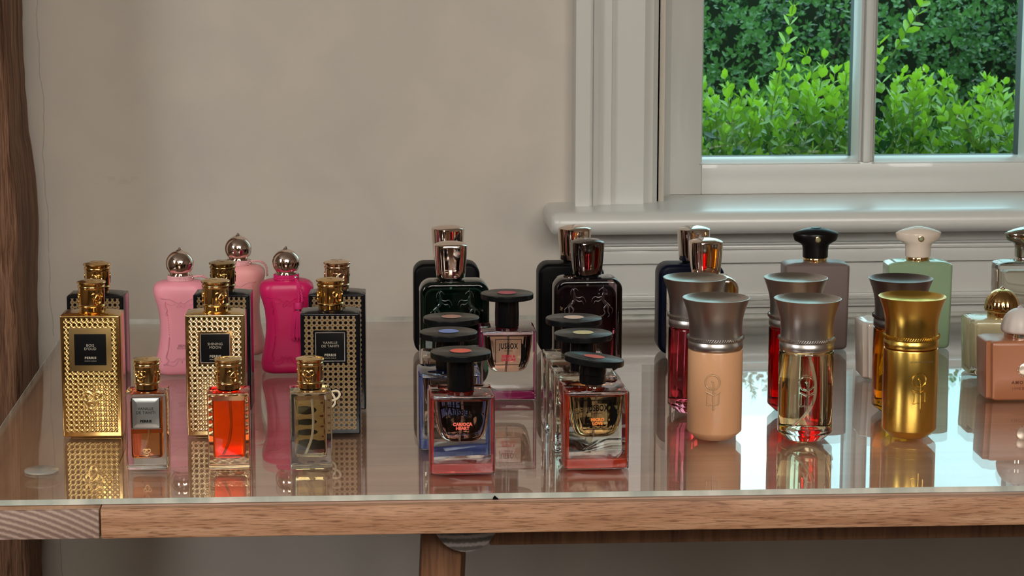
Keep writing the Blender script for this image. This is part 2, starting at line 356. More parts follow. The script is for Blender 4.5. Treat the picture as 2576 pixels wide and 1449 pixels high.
# ------------------------------------------------------------ table with a glass plate
TR = -1.0
tb = thing('display_table', 'pale oak display table with a glass plate on top, under all the bottles', 'table', (-0.314, 1.9528, 0), TR)
M_oak = wood('oak_top', (0.36, 0.19, 0.125), (0.47, 0.265, 0.185), (0.56, 0.335, 0.245), 'x', 0.8, 0.42, fine=0.7, streak=0.10, seams=(1, 0.142, 0.0006))
M_oaky = wood('oak_end_board', (0.26, 0.13, 0.07), (0.40, 0.22, 0.125), (0.50, 0.30, 0.18), 'y', 0.9, 0.42, fine=0.7, streak=0.25, seed=3)
M_face = wood('oak_front_edge', (0.29, 0.135, 0.07), (0.44, 0.23, 0.125), (0.56, 0.33, 0.20), 'x', 2.6, 0.5, fine=1.7, streak=0.95, seed=5)
M_leg = wood('oak_leg', (0.11, 0.045, 0.018), (0.20, 0.09, 0.04), (0.26, 0.125, 0.06), 'z', 1.6, 0.5, fine=1.2, streak=0.5, seed=7)  # oak darkened: shade under the table top put into the colour
M_end = endgrain('oak_end_grain', (0.22, 0.14, 0.11), (0.30, 0.20, 0.16), (0.48, 0.35, 0.28), (0.04, 0, -0.42), 62)
M_end2 = endgrain('beam_end_grain', (0.10, 0.08, 0.07), (0.18, 0.15, 0.135), (0.42, 0.36, 0.33), (-0.43, 0, -0.86), 44)
M_wire = mat('oak_edge_strip', (0.46, 0.28, 0.16), 0.4)
ZT, ZB = 0.7443, 0.7188
new('table_board', B(0.1272, 1.75, 0.010, 0.872, ZB, ZT, bev=0.0005), M_oak, tb)
new('front_edge_board', B(0.1272, 1.75, 0.0, 0.0102, ZB, ZT, bev=0.0012), M_face, tb)
new('end_board', B(0.0, 0.1262, 0.004, 0.872, ZB, ZT, bev=0.0008), M_oaky, tb)
new('board_end_grain', B(0.0002, 0.126, 0.0, 0.0045, ZB+0.0002, ZT-0.0002, bev=0.0012), M_end, tb)
gt = thin_glass('table_glass', (0.985, 0.99, 0.985))
M_edge = mat('glass_edge', (0.60, 0.66, 0.60), 0.25); q = G(M_edge)
q.col(q.ramp(q.noise(40, 3, q.map((1, 1, 0.2))), [(0.35, (0.38, 0.42, 0.37)), (0.65, (0.64, 0.66, 0.58))]))
gp = new('glass_plate', B(0.002, 1.74, 0.0135, 0.874, 0.7452, 0.75), gt, tb, smooth=0)
new('glass_front_edge', B(0.002, 1.74, 0.0131, 0.0136, 0.74525, 0.74998), M_edge, gp, smooth=0)
new('glass_back_edge', B(0.002, 1.74, 0.874, 0.8745, 0.74525, 0.74998), M_edge, gp, smooth=0)
new('glass_side_edge', B(0.0016, 0.0021, 0.0135, 0.874, 0.74525, 0.74998), M_edge, gp, smooth=0)
# half-round beam under the top, front rail and legs
b = bmesh.new(); R = 0.0282
def beamring(y): return [(0.4345 + R*math.cos(PI + PI*i/20), y, ZB - 0.0046 + R*math.sin(PI + PI*i/20) + (0.0045 if i in (0, 20) else 0)) for i in range(21)]
loft(b, [[(x, y, min(z, ZB-0.0001)) for x, y, z in beamring(y)] for y in (0.0605, 0.82)])
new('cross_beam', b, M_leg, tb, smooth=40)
b = bmesh.new(); loft(b, [[(x, y, min(z, ZB-0.0001)) for x, y, z in beamring(y)] for y in (0.060, 0.0606)])
new('beam_end_face', b, M_end2, tb, smooth=0)
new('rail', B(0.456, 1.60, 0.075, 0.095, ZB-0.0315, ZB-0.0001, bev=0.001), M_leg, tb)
for lx, ly in ((0.415, 0.070), (0.458, 0.78), (1.55, 0.070), (1.55, 0.78)):
    if 1:
        b = bmesh.new()
        loft(b, [[(lx + x - (0.71-z)*0.045, ly + 0.02 + y + (0.71-z)*0.0, z) for x, y in rrect(0.036, 0.034, 0.003, 2)] for z in (0.0, 0.20, 0.45, ZB-0.004)])
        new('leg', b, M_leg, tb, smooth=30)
b = bmesh.new(); lathe(b, [(0.0142, 0), (0.0148, 0.0006), (0.0148, 0.0018), (0.0142, 0.0022)])
bp = new('bumper_disc', b, mat('clear_bumper', (0.86, 0.86, 0.80), 0.22, trans=0.82), smooth=40)
bp.location = (-0.2476, 2.0640, 0.7501); tag(bp, 'clear flat plastic disc lying on the glass near the left front corner', 'disc')
b = bmesh.new(); loft(b, [[(x*s, y, z) for x, z in ((-0.0022, 0), (-0.0016, 0.0022), (-0.0004, 0.0034), (0.0008, 0.0024), (0.0026, 0.001), (0.0028, 0))] for y, s in ((0, 1), (0.0012, 0.8))])
ch = new('black_clip', b, M_ink, smooth=0); ch.location = (0.1433, 1.9553, 0.7452)
tag(ch, 'tiny black chip stuck on the front edge of the glass plate', 'chip')

# ------------------------------------------------------------ perfume bottles
GZ = 0.7502
def knot(s, n=60, lift=0.32):
    return [(s*(math.sin(t) + 2*math.sin(2*t))/3, -0.00035*math.sin(3*t), s*(math.cos(t) - 2*math.cos(2*t))/3) for t in [2*PI*i/n for i in range(n)]]
def bigcap(parent, z, m, s=1.0, rot=0):
    prof = [(0.0112, 0), (0.0112, 0.0042), (0.0122, 0.0048), (0.0125, 0.0056), (0.0122, 0.0064), (0.0117, 0.0068), (0.0118, 0.0074), (0.0120, 0.0205), (0.0119, 0.0215), (0.0124, 0.0222), (0.0127, 0.0232), (0.0124, 0.0242),
            (0.0117, 0.0248), (0.0118, 0.0256), (0.0132, 0.0264), (0.0135, 0.0273), (0.0131, 0.0280), (0.0124, 0.0281), (0.0090, 0.0291), (0.0045, 0.0297), (0.0001, 0.0299)]
    b = bmesh.new(); lathe(b, [(r*s, zz*s) for r, zz in prof], 56, 0, 0, z)
    c = new('cap', b, m, parent, smooth=40)
    b = bmesh.new()
    for k in range(3):
        a0 = math.radians(rot + k*120)
        pts = []
        for x, _, zz in knot(0.0062*s, 40):
            a = a0 + x/(0.012*s); r = 0.0122*s
            pts.append((r*math.sin(a), -r*math.cos(a), z + 0.0138*s + zz))
        tube(b, pts, 0.00062*s, 6, closed=True)
    pts = [(x*1.0, zz*1.0, z + 0.0292*s + abs(0)) for x, _, zz in knot(0.0062*s, 40)]
    tube(b, pts, 0.0006*s, 6, closed=True)
    new('knot_relief', b, m, c, smooth=60)
    return c
M_cane_black = cane('black_cane', (0.19, 0.13, 0.062), (0.004, 0.003, 0.004), (0.07, 0.015, 0.01), back=(0.006, 0.006, 0.008))
M_cane_gold = cane('gold_cane', (0.84, 0.57, 0.22), (0.50, 0.29, 0.09), (0.7, 0.45, 0.15), lab=0.0198, labz=0.083, back=(0.80, 0.52, 0.19), bumpy=1.0)
M_cane_pale = cane('pale_gold_cane', (0.82, 0.64, 0.37), (0.30, 0.19, 0.08), (0.7, 0.5, 0.25), back=(0.80, 0.58, 0.28), bumpy=0.9)
M_goldlab = mat('worn_gold_panel', (0.27, 0.18, 0.07), 0.4, 1)
M_emb = mat('cream_emblem', (0.72, 0.60, 0.42), 0.4)
def cane_big(loc, rz, label, body, capm, title=None, lz=0.0835, frame=True, panel=False, emblem=None, crot=0):
    t = thing('perfume_bottle', label, 'perfume bottle', (*loc, GZ), rz, 'tall cane-patterned perfume bottles on the left')
    b = slab(bmesh.new(), 0.055, 0.034, 0.0, 0.115, 0.0014, 0.0012, 3)
    bo = new('body', b, body, t, smooth=40)
    # low pyramid shoulder
    b = stack(bmesh.new(), [(0.1147, 0.0515, 0.0305, 0.001), (0.1160, 0.045, 0.027, 0.004), (0.1172, 0.026, 0.024, 0.011)], 4)
    new('shoulder', b, M_cane_black if body == M_cane_black else (M_gold2 if body == M_cane_gold else M_gold), t, smooth=40)
    bigcap(t, 0.1165, capm, rot=crot)
    if title:
        L = 0.0275 if not panel else 0.0293
        if panel:
            new('label_panel', slab(bmesh.new(), 0.0392, 0.0006, lz-0.0205, lz+0.0205, 0.0003, 0.0001, 2, cy=-0.0170), M_goldlab, t)
        lb = new('label', slab(bmesh.new(), L, 0.0006, lz-L/2, lz+L/2, 0.0004, 0.0001, 2, cy=-0.01715 - (0.0003 if panel else 0)), M_label, t)
        yy = -0.0177
        if frame:
            b = bmesh.new(); f = L/2
            for a in ((-f, -f+0.0006, -f, f), (f-0.0006, f, -f, f), (-f, f, f-0.0006, f), (-f, f, -f, -f+0.0006)): box(b, a[0], a[1], yy+0.0001, yy+0.0003, lz+a[2], lz+a[3])
            new('label_border', b, M_silver, lb, smooth=0)
        text(title, 0.0034, M_print, lb, (0, yy, lz+0.0023), sx=1.0, space=1.05)
        text('PERRIS', 0.0030, M_print, lb, (0, yy, lz-0.0078), bold=0.00012, space=1.25)
        text('MONTE CARLO', 0.0013, M_print, lb, (0, yy, lz-0.0107), space=1.25)
    if emblem:
        b = bmesh.new(); pts = [(x, -0.0172, z+emblem[1]) for x, _, z in knot(0.0092)]
        tube(b, pts, 0.00175, 8, closed=True, flat=0.12); new('emblem_outline', b, M_ink if emblem[0] == M_emb else emblem[0], t, smooth=0)
        b = bmesh.new(); pts = [(x, y*0.5-0.0175, z+emblem[1]) for x, y, z in knot(0.0092)]
        tube(b, pts, 0.00105, 8, closed=True, flat=0.35); new('emblem', b, emblem[0], t, smooth=60)
    return t
cane_big((-0.2144, 2.2130), -3.0, 'tall gold cane-embossed bottle with a black label, leftmost of the front row of tall bottles', M_cane_gold, M_gold2, "BOIS\nD'OUD", lz=0.083, frame=False, panel=True, emblem=(mat('embossed_gold', (0.80, 0.52, 0.19), 0.22, 1), 0.036), crot=35)
cane_big((-0.0997, 2.2095), -1.5, 'tall pale gold cane-embossed bottle behind the small red-orange one', M_cane_pale, M_gold, "SHINING\nMOON", crot=30)
cane_big((0.0071, 2.2083), -2.5, 'tall black bottle with gold cane pattern and black label, behind the small pale yellow bottle', M_cane_black, M_gold2, "VANILLE\nDE TAHITI", emblem=(M_emb, 0.0355), crot=40)
cane_big((-0.2190, 2.3227), -5.0, 'tall black cane-patterned bottle half hidden behind the leftmost gold bottle', M_cane_black, M_gold2, crot=5)
cane_big((-0.0973, 2.3210), -4.0, 'tall black cane-patterned bottle half hidden behind the pale gold bottle', M_cane_black, mat('bronze_gold', (0.45, 0.31, 0.13), 0.12, 1), crot=0)
cane_big((0.0143, 2.3164), -3.0, 'tall black cane-patterned bottle with a rose gold cap, hindmost beside the magenta bottle', M_cane_black, M_rosechrome if False else mat('rose_gold', (0.80, 0.55, 0.36), 0.12, 1), crot=10)

def cane_small(loc, rz, label, liquid, front_label=False, back_label=None, crot=0):
    t = thing('perfume_bottle', label, 'perfume bottle', (*loc, GZ), rz, 'small clear bottles in the front row on the left')
    b = slab(bmesh.new(), 0.0365, 0.033, 0.0, 0.0690, 0.0012, 0.0012, 3); gb = new('glass_body', b, M_glass, t, smooth=40)
    secs = [(0.0098, 0.022, 0.018, 0.004), (0.0106, 0.0258, 0.0215, 0.004), (0.0125, 0.0272, 0.0228, 0.003), (0.045, 0.0274, 0.0230, 0.003), (0.0605, 0.0275, 0.0232, 0.003), (0.0612, 0.027, 0.0228, 0.003)]
    new('liquid', stack(bmesh.new(), secs, 4), liquid, t, smooth=40)
    b = bmesh.new(); lathe(b, [(0.0095, 0.0690), (0.0095, 0.0702), (0.009, 0.0712)], 40); new('neck', b, M_glass, t, smooth=40)
    b = bmesh.new(); tube(b, smoothpts([(0.001, 0, 0.060), (0.002, -0.001, 0.04), (0.0, -0.002, 0.025), (-0.005, -0.003, 0.0125)]), 0.0011, 8); new('dip_tube', b, M_tube, t, smooth=60)
    bigcap(t, 0.0705, M_gold, s=0.93, rot=crot)
    if front_label:
        z0, z1 = 0.0375, 0.0655; zc = (z0+z1)/2; y = -0.0166
        b = slab(bmesh.new(), 0.0250, 0.0005, z0, z1, 0.0003, 0.0001, 2, cy=y); lb = new('label', b, M_label, t)
        b = bmesh.new()
        for k, (w, h, yy) in enumerate(((0.0232, 0.0262, -0.0003), (0.0205, 0.0232, -0.0010), (0.017, 0.020, -0.0013), (0.0, 0.0, -0.0014))):
            pass
        loft(b, [[(x, y + yy, zc + z) for x, z in rrect(w, h, 0.0006, 2)] for w, h, yy in ((0.0234, 0.0264, 0.0002), (0.0234, 0.0264, -0.0004), (0.0190, 0.0222, -0.0010), (0.0150, 0.018, -0.0012))])
        new('metal_plate', b, mat('pewter_plate', (0.50, 0.52, 0.50), 0.32, 1), lb, smooth=20)
        b = bmesh.new()
        for a in ((zc+0.0134, zc+0.0140), (zc-0.0142, zc-0.0136)): new('silver_edge', B(-0.0127, 0.0127, y-0.0006, y-0.0003, a[0], a[1]), M_silver, lb, smooth=0)
        text("VANILLE\nDE TAHITI", 0.0036, M_ink, lb, (0, y-0.0014, zc+0.0022), space=1.02)
        text('PERRIS', 0.0030, M_ink, lb, (0, y-0.0014, zc-0.0072), bold=0.00015, space=1.15)
        b = bmesh.new(); tube(b, [(x, -0.0166+yy*0.3, z+0.0165) for x, yy, z in knot(0.0036)], 0.00045, 6, closed=True, flat=0.5); new('emblem', b, mat('amber_gold', (0.75, 0.45, 0.2), 0.3, 1), t, smooth=60)
    if back_label:
        b = slab(bmesh.new(), 0.0250, 0.0004, 0.0290, 0.0600, 0.0003, 0.0001, 2, cy=0.0167); new('back_label', b, back_label, t)
L_amber = mat('amber_liquid', (0.86, 0.36, 0.13), 0.02, trans=1, ior=1.12)
L_red = mat('red_orange_liquid', (0.94, 0.10, 0.007), 0.22, trans=1, ior=1.12)
L_pale = mat('pale_yellow_liquid', (0.93, 0.84, 0.58), 0.0, trans=1, ior=1.08)
cane_small((-0.1553, 2.0776), -1.0, 'small clear bottle of amber perfume with a silver label, in front between two gold bottles', L_amber, True, mat('amber_back', (0.85, 0.60, 0.40), 0.6, trans=0.7), crot=-25)
cane_small((-0.0837, 2.0738), 0.0, 'small clear bottle of glowing red-orange perfume in front of the pale gold bottle', L_red, False, None, crot=25)
cane_small((-0.0119, 2.0714), 2.0, 'small clear bottle of pale yellow perfume standing before the black cane-patterned bottle', L_pale, False, None, crot=-10)

# waisted bottles with a silver ball stopper
def rococo(loc, rz, label, m, cord, tassel=False, writing=False):
    t = thing('perfume_bottle', label, 'perfume bottle', (*loc, GZ), rz, 'waisted pink bottles with ball stoppers')
    prof = [(0.0, 0.046, 0.026), (0.0012, 0.0505, 0.031), (0.0045, 0.0540, 0.0345), (0.010, 0.0548, 0.036), (0.0155, 0.0538, 0.036), (0.0235, 0.0502, 0.0345), (0.0334, 0.0466, 0.0325), (0.045, 0.0444, 0.031), (0.054, 0.0442, 0.031),
            (0.0656, 0.0462, 0.032), (0.074, 0.0500, 0.034), (0.080, 0.0536, 0.0355), (0.086, 0.0566, 0.036), (0.0905, 0.0570, 0.0355), (0.0945, 0.0545, 0.034), (0.0970, 0.0495, 0.031), (0.0985, 0.042, 0.026), (0.0992, 0.030, 0.023)]
    b = stack(bmesh.new(), [(z, w, d, min(0.014, d/2*0.95)) for z, w, d in prof], 8)
    bo = new('body', b, m, t, smooth=60)
    def face(z):
        for (z0, w0, d0), (z1, w1, d1) in zip(prof, prof[1:]):
            if z0 <= z <= z1: return -(d0 + (d1-d0)*(z-z0)/(z1-z0))/2
        return -0.015
    b = bmesh.new()
    def orn(pts, r=0.0006, k=6):
        for s in (1, -1): tube(b, [(s*p.x, face(p.z)+0.0001, p.z) for p in smoothpts([(x, 0, z) for x, z in pts], k)], r, 6)
    orn([(0, 0.079), (0.003, 0.0772), (0.007, 0.0795), (0.012, 0.082), (0.017, 0.0822), (0.0205, 0.0835)], 0.0007)
    orn([(0.001, 0.0765), (0.004, 0.0745), (0.0035, 0.072), (0.0012, 0.0735), (0.0, 0.076)], 0.0006)
    orn([(0.006, 0.0765), (0.010, 0.0755), (0.014, 0.0775)], 0.0005)
    orn([(0.016, 0.079), (0.0165, 0.074), (0.0145, 0.0705), (0.0155, 0.067), (0.014, 0.064)], 0.0006)
    for k in range(8): 
        for s in (1, -1):
            z = 0.0615 - k*0.0025; bmesh.ops.create_icosphere(b, subdivisions=1, radius=0.00055, matrix=Matrix.Translation((s*(0.0138 - 0.00015*k), face(z)+0.0001, z)))
    orn([(0.0128, 0.041), (0.0135, 0.034), (0.0145, 0.027), (0.0165, 0.020), (0.0140, 0.0165), (0.0165, 0.013)], 0.0006)
    orn([(0.0195, 0.0125), (0.0145, 0.0120), (0.009, 0.0105), (0.006, 0.0125), (0.004, 0.0165), (0.001, 0.0165), (0.0, 0.0135)], 0.0006)
    orn([(0.012, 0.0150), (0.008, 0.0155), (0.0055, 0.0180), (0.002, 0.0185), (0.0, 0.0170)], 0.0005)
    new('scroll_relief', b, m, bo, smooth=60)
    # cord-wrapped neck, ring, ball
    b = bmesh.new(); lathe(b, [(0.0128, 0.0985), (0.0131, 0.0992), (0.0118, 0.0998), (0.0112, 0.1035)], 48); new('neck_ring', b, M_chrome, t, smooth=50)
    b = bmesh.new()
    for k in range(3):
        n = 140; tube(b, [((0.0124+0.00025*math.sin(i*1.9))*math.cos(2*PI*i/n), (0.0124+0.00025*math.sin(i*1.9))*math.sin(2*PI*i/n), 0.1001+0.00165*k) for i in range(n)], 0.00105, 6, closed=True)
    new('neck_cord', b, cord, t, smooth=60)
    pr = [(0.0116, 0.1042), (0.0124, 0.1048), (0.0122, 0.1058), (0.0100, 0.1064), (0.0098, 0.1070)]
    for k in range(19):
        a = -0.82 + (PI/2 + 0.82)*k/18; pr.append((0.0147*math.cos(a), 0.1168 + 0.0142*math.sin(a)))
    pr = pr[:-2] + [(0.0030, 0.1312), (0.0016, 0.1322), (0.0015, 0.1330), (0.0009, 0.1338), (0.0001, 0.1340)]
    b = bmesh.new(); lathe(b, pr, 56); new('ball_stopper', b, M_rosechrome, t, smooth=50)
    b = bmesh.new(); bmesh.ops.create_uvsphere(b, u_segments=16, v_segments=10, radius=0.0019, matrix=Matrix.Translation((0.0128 if not tassel else 0.0098, -0.004 if not tassel else -0.0105, 0.1020)))
    new('cord_bead', b, M_chrome, t, smooth=60)
    if tassel:
        b = bmesh.new()
        for ph, off in ((0, 0), (PI, 0), (0, 0.0032), (PI, 0.0032)):
            P = smoothpts([(0.0098, -0.012, 0.101), (0.0118+off*0.6, -0.017, 0.094), (0.0128+off, -0.0195, 0.084), (0.0125+off*1.2, -0.0195, 0.0775)], 10)
            tube(b, [(p.x+0.0008*math.cos(ph+i*0.9), p.y+0.0008*math.sin(ph+i*0.9), p.z) for i, p in enumerate(P)], 0.0010, 6)
        new('tassel_cord', b, cord, t, smooth=60)
        b = bmesh.new(); lathe(b, [(0.002, 0), (0.0043, 0.0008), (0.0046, 0.003), (0.0046, 0.006), (0.0040, 0.0078), (0.0015, 0.0082)], 24, 0.0122, -0.0200, 0.0695); new('tassel_knot', b, cord, t, smooth=50)
        b = bmesh.new(); lathe(b, [(0.0016, 0), (0.0016, 0.002)], 16, 0.0118, -0.0200, 0.0675); new('tassel_bead', b, M_chrome, t, smooth=50)
        b = bmesh.new(); random.seed(5)
        for k in range(44):
            a = 2*PI*k/44; rr = 0.0038 if k % 2 else 0.0026; e = rr + random.uniform(0.0008, 0.0028); zl = 0.0385 + random.uniform(-0.0015, 0.003)
            tube(b, [(0.0116+0.0008*math.cos(a), -0.020+0.0008*math.sin(a), 0.0680), (0.0114+rr*math.cos(a), -0.020+rr*math.sin(a), 0.0655), (0.0110+e*math.cos(a), -0.020+0.85*e*math.sin(a), 0.050), (0.0105+e*1.05*math.cos(a), -0.020+0.85*e*math.sin(a), zl)], 0.00075, 5)
        new('tassel_skirt', b, cord, t, smooth=60)
    else:
        b = bmesh.new(); P = smoothpts([(0.0128, -0.004, 0.1030), (0.0185, -0.003, 0.1035), (0.025, 0.0, 0.1022), (0.0295, 0.006, 0.096), (0.0302, 0.010, 0.085)], 10)
        for ph in (0, PI): tube(b, [(p.x+0.0005*math.cos(ph+i*0.9), p.y+0.0007*math.sin(ph+i*0.9), p.z+0.0005*math.cos(ph+i*0.9)) for i, p in enumerate(P)], 0.0008, 6)
        new('side_cord', b, cord, t, smooth=60)
    if writing:
        text('DELINA\nEXCLUSIF', 0.0030, mat('rose_print', (0.42, 0.16, 0.19), 0.6), bo, (0.001, face(0.031)-0.0002, 0.0305), sx=0.9, bold=0.0001)
M_pink = mat('matte_pink', (0.86, 0.33, 0.40), 0.42, sub=0.2); M_mag = mat('matte_magenta', (0.60, 0.010, 0.115), 0.36)
M_pink2 = mat('matte_salmon_pink', (0.82, 0.36, 0.35), 0.45, sub=0.2)
rococo((-0.1492, 2.4966), 3, 'pale pink waisted bottle with silver ball stopper, left of the other two', M_pink, mat('pink_cord', (0.78, 0.40, 0.42), 0.7), writing=True)
rococo((-0.0381, 2.4969), 1, 'magenta waisted bottle with silver ball stopper and a hanging tassel', M_mag, mat('magenta_cord', (0.62, 0.015, 0.14), 0.6), tassel=True)
rococo((-0.0915, 2.5997), -4, 'pale pink waisted bottle mostly hidden behind the middle black cane-patterned bottle', M_pink2, mat('pink_cord', (0.78, 0.40, 0.42), 0.7))

# rounded flasks with flared metal caps
def horse(s):
    H = [([(23, -4), (19.5, -1), (16.3, 3), (15.6, 8), (16.6, 13), (15.8, 16.5)], [2.6, 3.3, 3.0, 2.8, 1.9, 1.3]),
         ([(16, 17.2), (13.6, 16.2), (11.6, 14.0)], [1.4, 1.15, 0.7]), ([(16, 17.8), (16.5, 20.2)], [0.8, 0.2]),
         ([(14.8, 7.5), (10.5, 6.4), (7.2, 7.4), (4.6, 5.6), (3.0, 1.2)], [1.8, 1.25, 0.95, 0.75, 0.6]), ([(14.8, 4.8), (10.6, 2.2), (7.4, 2.6), (5.4, -1.0)], [1.7, 1.15, 0.85, 0.6]),
         ([(19.5, -3), (16.8, -6.5), (18.2, -11), (15.2, -14.2), (13, -14.2)], [2.5, 1.9, 1.1, 0.85, 0.6]), ([(21.8, -4), (21.4, -9), (23.2, -13), (21, -16)], [2.1, 1.4, 0.9, 0.6]),
         ([(24, -4), (26.6, -7), (25.6, -12)], [0.8, 1.0, 0.35]), ([(17.2, 17), (19.6, 14), (19.8, 10)], [0.5, 1.0, 0.4])]
    out = []
    for pts, rs in H:
        P = smoothpts([(s*x*0.00096, 0, z*0.00096) for x, z in pts], 4); n = len(P)
        R = [np.interp(i/(n-1), np.linspace(0, 1, len(rs)), rs)*0.00060 for i in range(n)]
        out.append((P, R))
    return out
def flask(loc, rz, label, m, capm, h=0.100, crot=0, relief=True, glass=False, w=0.0725, cx=0.0, liquid=None):
    t = thing('perfume_bottle', label, 'perfume bottle', (*loc, GZ), rz, 'rounded flasks with flared metal caps')
    d = 0.036
    b = slab(bmesh.new(), w, d, 0.0, h, 0.0125, 0.0045, 8); bo = new('body', b, m, t, smooth=50)
    if liquid:
        b = slab(bmesh.new(), w-0.013, d-0.014, 0.009, h-0.010, 0.009, 0.004, 6); new('liquid', b, liquid, t, smooth=50)
        b = bmesh.new(); tube(b, [(cx, 0, h-0.008), (cx+0.0005, 0, 0.05), (cx-0.001, 0, 0.012)], 0.0013, 8); new('dip_tube', b, M_tube, t)
    b = bmesh.new(); lathe(b, [(0.0125, h-0.0006), (0.0125, h+0.0012), (0.011, h+0.0024), (0.011, h+0.004)], 40, cx); new('collar', b, M_black, t, smooth=50)
    if relief:
        b = bmesh.new()
        for s in (1, -1):
            for P, R in horse(s): tube(b, [(p.x, -d/2-0.0001, p.z + 0.0745) for p in P], R, 8, flat=0.7)
        new('horse_relief', b, m if not glass else M_glass_relief[m.name], t, smooth=60)
    cz = h + 0.0026; secs = []
    for k, (zz, ww, dd) in enumerate(((0, 0.0292, 0.0225), (0.0006, 0.0300, 0.0232), (0.010, 0.0316, 0.0243), (0.022, 0.0333, 0.0256), (0.032, 0.0342, 0.0262), (0.0343, 0.0342, 0.0262), (0.0350, 0.0332, 0.0252), (0.0366, 0.0265, 0.0195), (0.0378, 0.017, 0.012), (0.0382, 0.006, 0.004))):
        secs.append([(cx + x, y*(1 + 0.10*math.cos(PI*x/0.036)), cz + zz) for x, y in rrect(ww, dd, min(dd*0.46, 0.0088), 6)])
    M = Matrix.Rotation(math.radians(crot), 4, 'Z'); secs = [[tuple(M @ (Vector(p)-Vector((cx, 0, 0))) + Vector((cx, 0, 0))) for p in r] for r in secs]
    cp = new('cap', loft(bmesh.new(), secs), capm, t, smooth=40)
    b = bmesh.new()
    for P in (knot(0.0060, 40), [(x*0.4, 0, z*0.4) for x, _, z in knot(0.0062, 30)]):
        tube(b, [tuple(M @ Vector((x*1.3, z, 0)) + Vector((cx, 0, cz+0.0374 - (x*x+z*z)*28))) for x, _, z in P], 0.00055, 6, closed=True)
    new('crest_relief', b, capm, cp, smooth=60)
    return t
M_mblack = mat('matte_black', (0.003, 0.003, 0.0035), 0.40, spec=0.10); M_mnavy = mat('matte_navy', (0.003, 0.005, 0.020), 0.36, spec=0.14)
M_green = mat('dark_green_glass', (0.22, 0.60, 0.42), 0.0, trans=1, ior=1.45); M_purple = mat('dark_plum_glass', (0.42, 0.31, 0.34), 0.0, trans=1, ior=1.45)
L_green = mat('dark_green_core', (0.0015, 0.008, 0.006), 0.5, spec=0.05); L_purple = mat('dark_plum_core', (0.016, 0.007, 0.009), 0.5, spec=0.08)
M_rose = mat('rose_gold_mirror', (0.80, 0.66, 0.55), 0.06, 1); M_dchrome = mat('dark_chrome', (0.20, 0.17, 0.16), 0.05, 1)
M_greenrel = mat('green_relief', (0.004, 0.020, 0.014), 0.04, spec=0.9, coat=1); M_purprel = mat('plum_relief', (0.022, 0.012, 0.014), 0.04, spec=0.9, coat=1)
M_glass_relief = {'dark_green_glass': M_greenrel, 'dark_plum_glass': M_purprel}
flask((0.1361, 2.5992), 0, 'matte black rounded flask with silver cap, hindmost left, behind the green glass one', M_mblack, M_rosechrome, 0.100, 16, relief=False, cx=0.002)
flask((0.1376, 2.4713), 0, 'dark green glass flask with two rearing horses in relief and a silver cap', M_green, M_rosechrome, 0.1005, 3, glass=True, cx=-0.0035, liquid=L_green)
flask((0.2725, 2.5892), 0, 'matte black rounded flask behind the dark plum glass one', M_mblack, M_rosechrome, 0.100, 24, relief=False, cx=0.005)
flask((0.2791, 2.4821), 1, 'dark plum glass flask with two rearing horses in relief and a black chrome cap', M_purple, M_dchrome, 0.1005, 10, glass=True, cx=0.0005, liquid=L_purple)
flask((0.4036, 2.5750), 0, 'matte navy blue rounded flask with silver cap, left rear of the rose gold one', M_mnavy, M_chrome, 0.100, 22, relief=False, cx=0.004)
flask((0.4025, 2.4773), 1, 'mirror-finished rose gold rounded flask behind the grey flared caps', M_rose, M_rosechrome, 0.1005, 8, cx=0.003)

